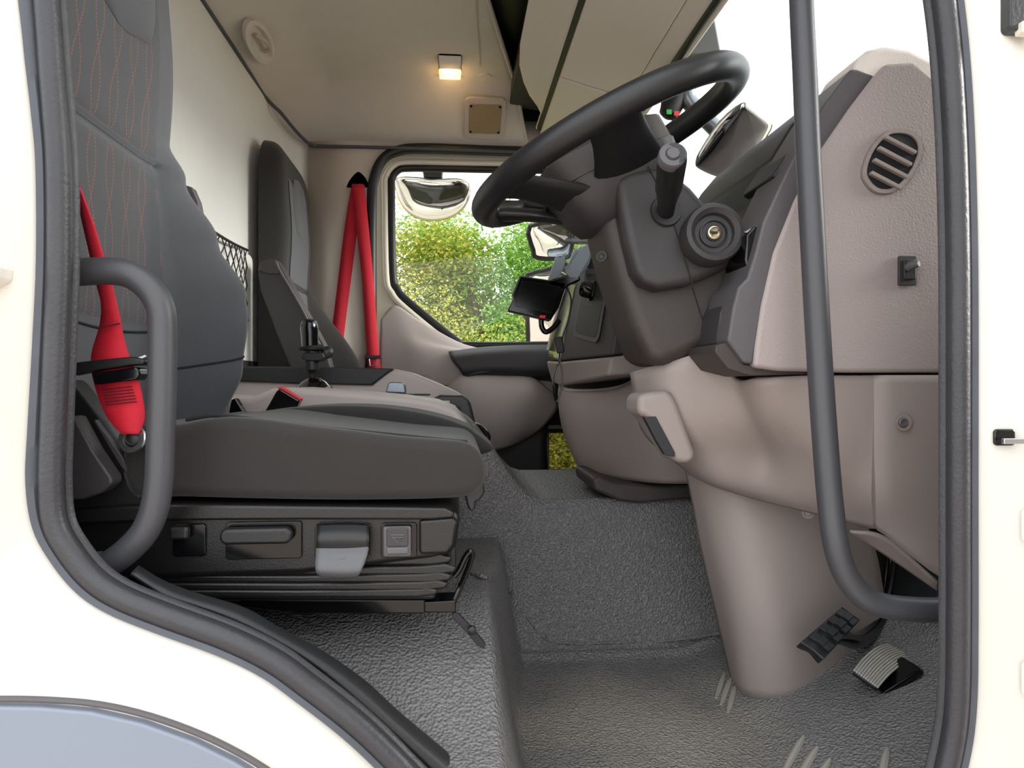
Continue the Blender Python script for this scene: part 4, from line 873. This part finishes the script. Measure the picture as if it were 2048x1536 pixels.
patch('pad', [[(1708, 1342, .96), (1728, 1318, .99), (1752, 1298, 1.02), (1775, 1290, 1.05)], [(1730, 1358, .95), (1752, 1332, .98), (1778, 1312, 1.01), (1802, 1302, 1.04)], [(1756, 1376, .94), (1778, 1350, .97), (1806, 1328, 1.0), (1832, 1316, 1.03)]], M['black'], ac_, solid=.006, off=-1)
for k_ in range(11):
    t = k_ / 10
    tube('tread', cr([P(1709 + 46 * t, 1341 + 33 * t, .955 - .02 * t), P(1729 + 49 * t, 1316 + 32 * t, .985 - .02 * t), P(1754 + 52 * t, 1296 + 30 * t, 1.015 - .02 * t), P(1776 + 54 * t, 1289 + 26 * t, 1.045 - .02 * t)], 3), .0016, M['treadmetal'], ac_, segs=6)
prism('pedal_box', [(1764, 1388), (1846, 1336), (1852, 1350), (1776, 1404)], .952, 1.0, M['gloss'], ac_, bevel=.004)

# ------------------------------------------------------------------ exterior mirrors and windscreen gadgets
km = thing('kerb_mirror', 'wide rounded kerb mirror hanging above the passenger window', 'mirror', P(865, 440, 2.95))
kl = [(789, 362), (800, 354), (830, 354), (870, 358), (915, 357), (936, 364), (941, 380), (937, 402), (925, 420), (905, 434), (880, 441), (850, 441), (825, 432), (806, 415), (794, 390)]
klW = cr(PL(kl, 2.95), 4, True); kc = sum(klW, Vector()) / len(klW)
def tilt(loop, c, n):
    o = Vector((0, 0, H)); out = []
    for p in loop:
        d = p - o; out.append(o + d * ((c - o).dot(n) / d.dot(n)))
    return out
def dome(name, loop, c, nrm, depth, mat, parent, rings=6):
    loops = [[c + (p - c) * math.cos(math.pi / 2 * k_ / rings) + nrm * (depth * math.sin(math.pi / 2 * k_ / rings)) for p in loop] for k_ in range(rings)] + [[c + nrm * depth + (p - c) * .01 for p in loop]]
    return loft(name, loops, mat, parent, sharp=85)
kn2 = Vector((.05, -.80, -.60)).normalized(); klW = tilt(klW, kc, kn2)
dome('mirror_glass', klW, kc, kn2, .018, M['mirror'], km)
dome('housing', [p + Vector((0, .004, 0)) for p in klW], kc + Vector((0, .004, 0)), -kn2, .05, M['sill'], km)
prism('mount', [(843, 330), (887, 330), (885, 362), (848, 360)], 2.92, 2.98, M['black'], km, Yref=2.95, bevel=.008)
tube('arm', [P(865, 335, 2.95), P(866, 312, 2.90), P(866, 300, 2.76)], .016, M['black'], km)
for i, (pts, Y, lab) in enumerate(((((1060, 452), (1142, 448), (1142, 500), (1130, 516), (1075, 516), (1066, 500)), 3.05, 'door mirror head beyond the passenger window under the wheel hub'),
                                   (((1054, 560), (1062, 548), (1090, 541), (1150, 540), (1150, 700), (1064, 700), (1056, 680)), 3.05, 'tall door mirror head partly hidden behind the black monitor'))):
    mm = thing('door_mirror', lab, 'mirror', P(*pts[2], Y), 'passenger door mirrors')
    lp = cr(PL(pts, Y), 3, True); c = sum(lp, Vector()) / len(lp); n_ = Vector((-.45, -.75, -.48)).normalized(); lp = tilt(lp, c, n_)
    dome('mirror_shell', lp, c, -n_, .09, M['silver'], mm)
    tube('bezel', lp, .010, M['black'], mm, segs=8, closed=True)
    lp2 = [c + (p - c) * .93 for p in lp]
    tube('arm', [c - n_ * .05, Vector((c.x + .15, 2.86, c.z - .02)), Vector((c.x + .22, 2.76, c.z - .02))], .015, M['black'], mm, segs=10)
    dome('mirror_glass', lp2, c, n_, .006, M['mirror'], mm)
fm = thing('front_mirror', 'front view mirror on an arm outside the windscreen', 'mirror', P(1465, 360, 2.0))
fl_ = [(1390, 326), (1400, 300), (1440, 240), (1482, 206), (1500, 212), (1535, 240), (1541, 258), (1500, 320), (1465, 358), (1430, 352), (1398, 338)]
YM = 1.75
flW = cr(PL(fl_, YM), 3, True); c = sum(flW, Vector()) / len(flW); fn = Vector((-.35, -.62, -.70)).normalized(); flW = tilt(flW, c, fn)
dome('mirror_glass', flW, c, fn, .014, M['mirror'], fm)
dome('housing', [p + Vector((.004, .004, 0)) for p in flW], c + Vector((.004, .004, 0)), -fn, .03, M['sill'], fm)
tube('arm', cr(PL([(1436, 262), (1400, 225), (1375, 195), (1380, 150), (1402, 60), (1405, -30)], YM + .06), 5), .022, M['silver'], fm, segs=12)
prism('arm_cover', [(1365, 40), (1380, -40), (1420, -40), (1432, 40), (1445, 110), (1375, 110)], YM + .02, YM + .1, M['handle'], fm, bevel=.008)
dc = thing('dash_camera', 'small black windscreen camera with green and red stickers', 'camera', P(1345, 235, 1.82))
cdn = (P(1334, 230, 1.82) - P(1362, 175, 1.82)).normalized()
lathe('body', [(.015, 0), (.027, .005), (.029, .025), (.028, .062), (.024, .078), (.012, .085), (.001, .086)], P(1362, 178, 1.82), cdn, M['black'], dc, segs=20)
box('green_sticker', P(1338, 224, 1.788), (.013, .003, .012), M['grn'], dc, bevel=.0003); box('red_sticker', P(1353, 227, 1.788), (.013, .003, .012), M['redbtn'], dc, bevel=.0003)
tube('bracket', [P(1362, 180, 1.82), P(1366, 155, 1.84), P(1368, 140, 1.866)], .012, M['black'], dc, segs=10)
tube('wire', cr(PL([(1326, 190), (1322, 215), (1325, 231), (1332, 232)], 1.82), 4), .0015, M['fascia'], dc, segs=6)

# ------------------------------------------------------------------ outside, beyond the passenger door
bank_rows = [[(x, 3.6, .35) for x in (-6, -2, 2, 6)], [(x, 5.0, .75) for x in (-6, -2, 2, 6)], [(x, 7.0, 1.35) for x in (-6, -2, 2, 6)], [(x, 10, 1.8) for x in (-6, -2, 2, 6)], [(x, 16, 2.0) for x in (-6, -2, 2, 6)]]
bk_ = patch('ground_bank', bank_rows, M['bank'], raw=True, solid=.0); tag(bk_, 'grassy bank rising beyond the passenger side', kind='structure')
def leaves(name, centers, n, size, mat, parent, seed):
    rnd = random.Random(seed); v = []; f = []
    for _ in range(n):
        c, r = rnd.choice(centers)
        d = Vector((rnd.gauss(0, 1), rnd.gauss(0, 1), rnd.gauss(0, 1))).normalized() * (rnd.random() ** .45)
        p = Vector(c) + Vector((d.x * r[0], d.y * r[1], d.z * r[2]))
        u = Vector((rnd.uniform(-1, 1), rnd.uniform(-1, 1), rnd.uniform(-.6, .6))).normalized(); q = u.orthogonal().normalized(); q.rotate(Matrix.Rotation(rnd.uniform(0, 6.28), 3, u))
        s = size * rnd.uniform(.6, 1.3); b = len(v); nn = u.cross(q) * s * .12
        v += [p - u * s, p + q * s * .42 + nn, p + u * s, p - q * s * .42 + nn]
        f += [(b, b + 1, b + 2), (b, b + 2, b + 3)]
    me = bpy.data.meshes.new(name); me.from_pydata([x - centers[0][0] for x in v], [], f); me.materials.append(mat)
    o = bpy.data.objects.new(name, me); COL.objects.link(o); o.location = centers[0][0]; par(o, parent); o['kind'] = 'stuff'
    return o
def shrub(name, label, cat, px, Y, zb, zt, rx, n, size, mat, seed, trunk=False, group=None):
    b = P(px, 768, Y); base = Vector((b.x, Y, zb)); rnd = random.Random(seed)
    t = thing(name, label, cat, base, group)
    cs_ = []
    for k_ in range(9):
        zz = zb + (zt - zb) * rnd.uniform(.25 if trunk else .12, .86); r = rx * rnd.uniform(.45, .7)
        cs_.append((Vector((base.x + rnd.uniform(-.6, .6) * rx, Y + rnd.uniform(-.4, .4) * rx, zz)), (r, r, r * .8)))
    leaves('foliage', cs_, n, size, mat, t, seed)
    for k_ in range(3 if not trunk else 1):
        e = base + Vector((rnd.uniform(-.4, .4) * rx, 0, (zt - zb) * .7))
        tube('stem' if not trunk else 'trunk', [base - Vector((0, 0, .1)), base.lerp(e, .5) + Vector((rnd.uniform(-.05, .05), 0, 0)), e], [.06 if trunk else .02, .045 if trunk else .015, .01], M['bark'], t, segs=8)
    return t
shrub('hedge_shrub', 'low mixed hedge shrub at the lower right of the passenger window', 'shrub', 1040, 5.6, .85, 2.15, .85, 20000, .018, M['leaf_c'], 11, group='hedge beyond the passenger window')
shrub('hedge_shrub', 'pale yellowish hedge shrub in the middle of the passenger window', 'shrub', 900, 6.2, 1.05, 2.55, .85, 20000, .018, M['leaf_a'], 12, group='hedge beyond the passenger window')
shrub('hedge_shrub', 'low hedge shrub at the left edge of the passenger window', 'shrub', 760, 5.8, .9, 2.2, .8, 18000, .018, M['leaf_c'], 13, group='hedge beyond the passenger window')
shrub('hedge_shrub', 'hedge shrub behind the lower door mirror', 'shrub', 1200, 5.8, .9, 2.4, .8, 14000, .018, M['leaf_c'], 16, group='hedge beyond the passenger window')
shrub('tree', 'olive green tree on the left beyond the kerb mirror', 'tree', 800, 7.6, 1.4, 4.3, 1.1, 26000, .026, M['leaf_a'], 21, True, group='trees beyond the passenger window')
shrub('tree', 'bright green tree in the middle beyond the passenger window', 'tree', 990, 7.2, 1.4, 3.75, 1.05, 26000, .026, M['leaf_b'], 22, True, group='trees beyond the passenger window')
shrub('tree', 'green tree on the right behind the door mirrors', 'tree', 1150, 7.5, 1.4, 3.4, 1.0, 18000, .026, M['leaf_b'], 23, True, group='trees beyond the passenger window')
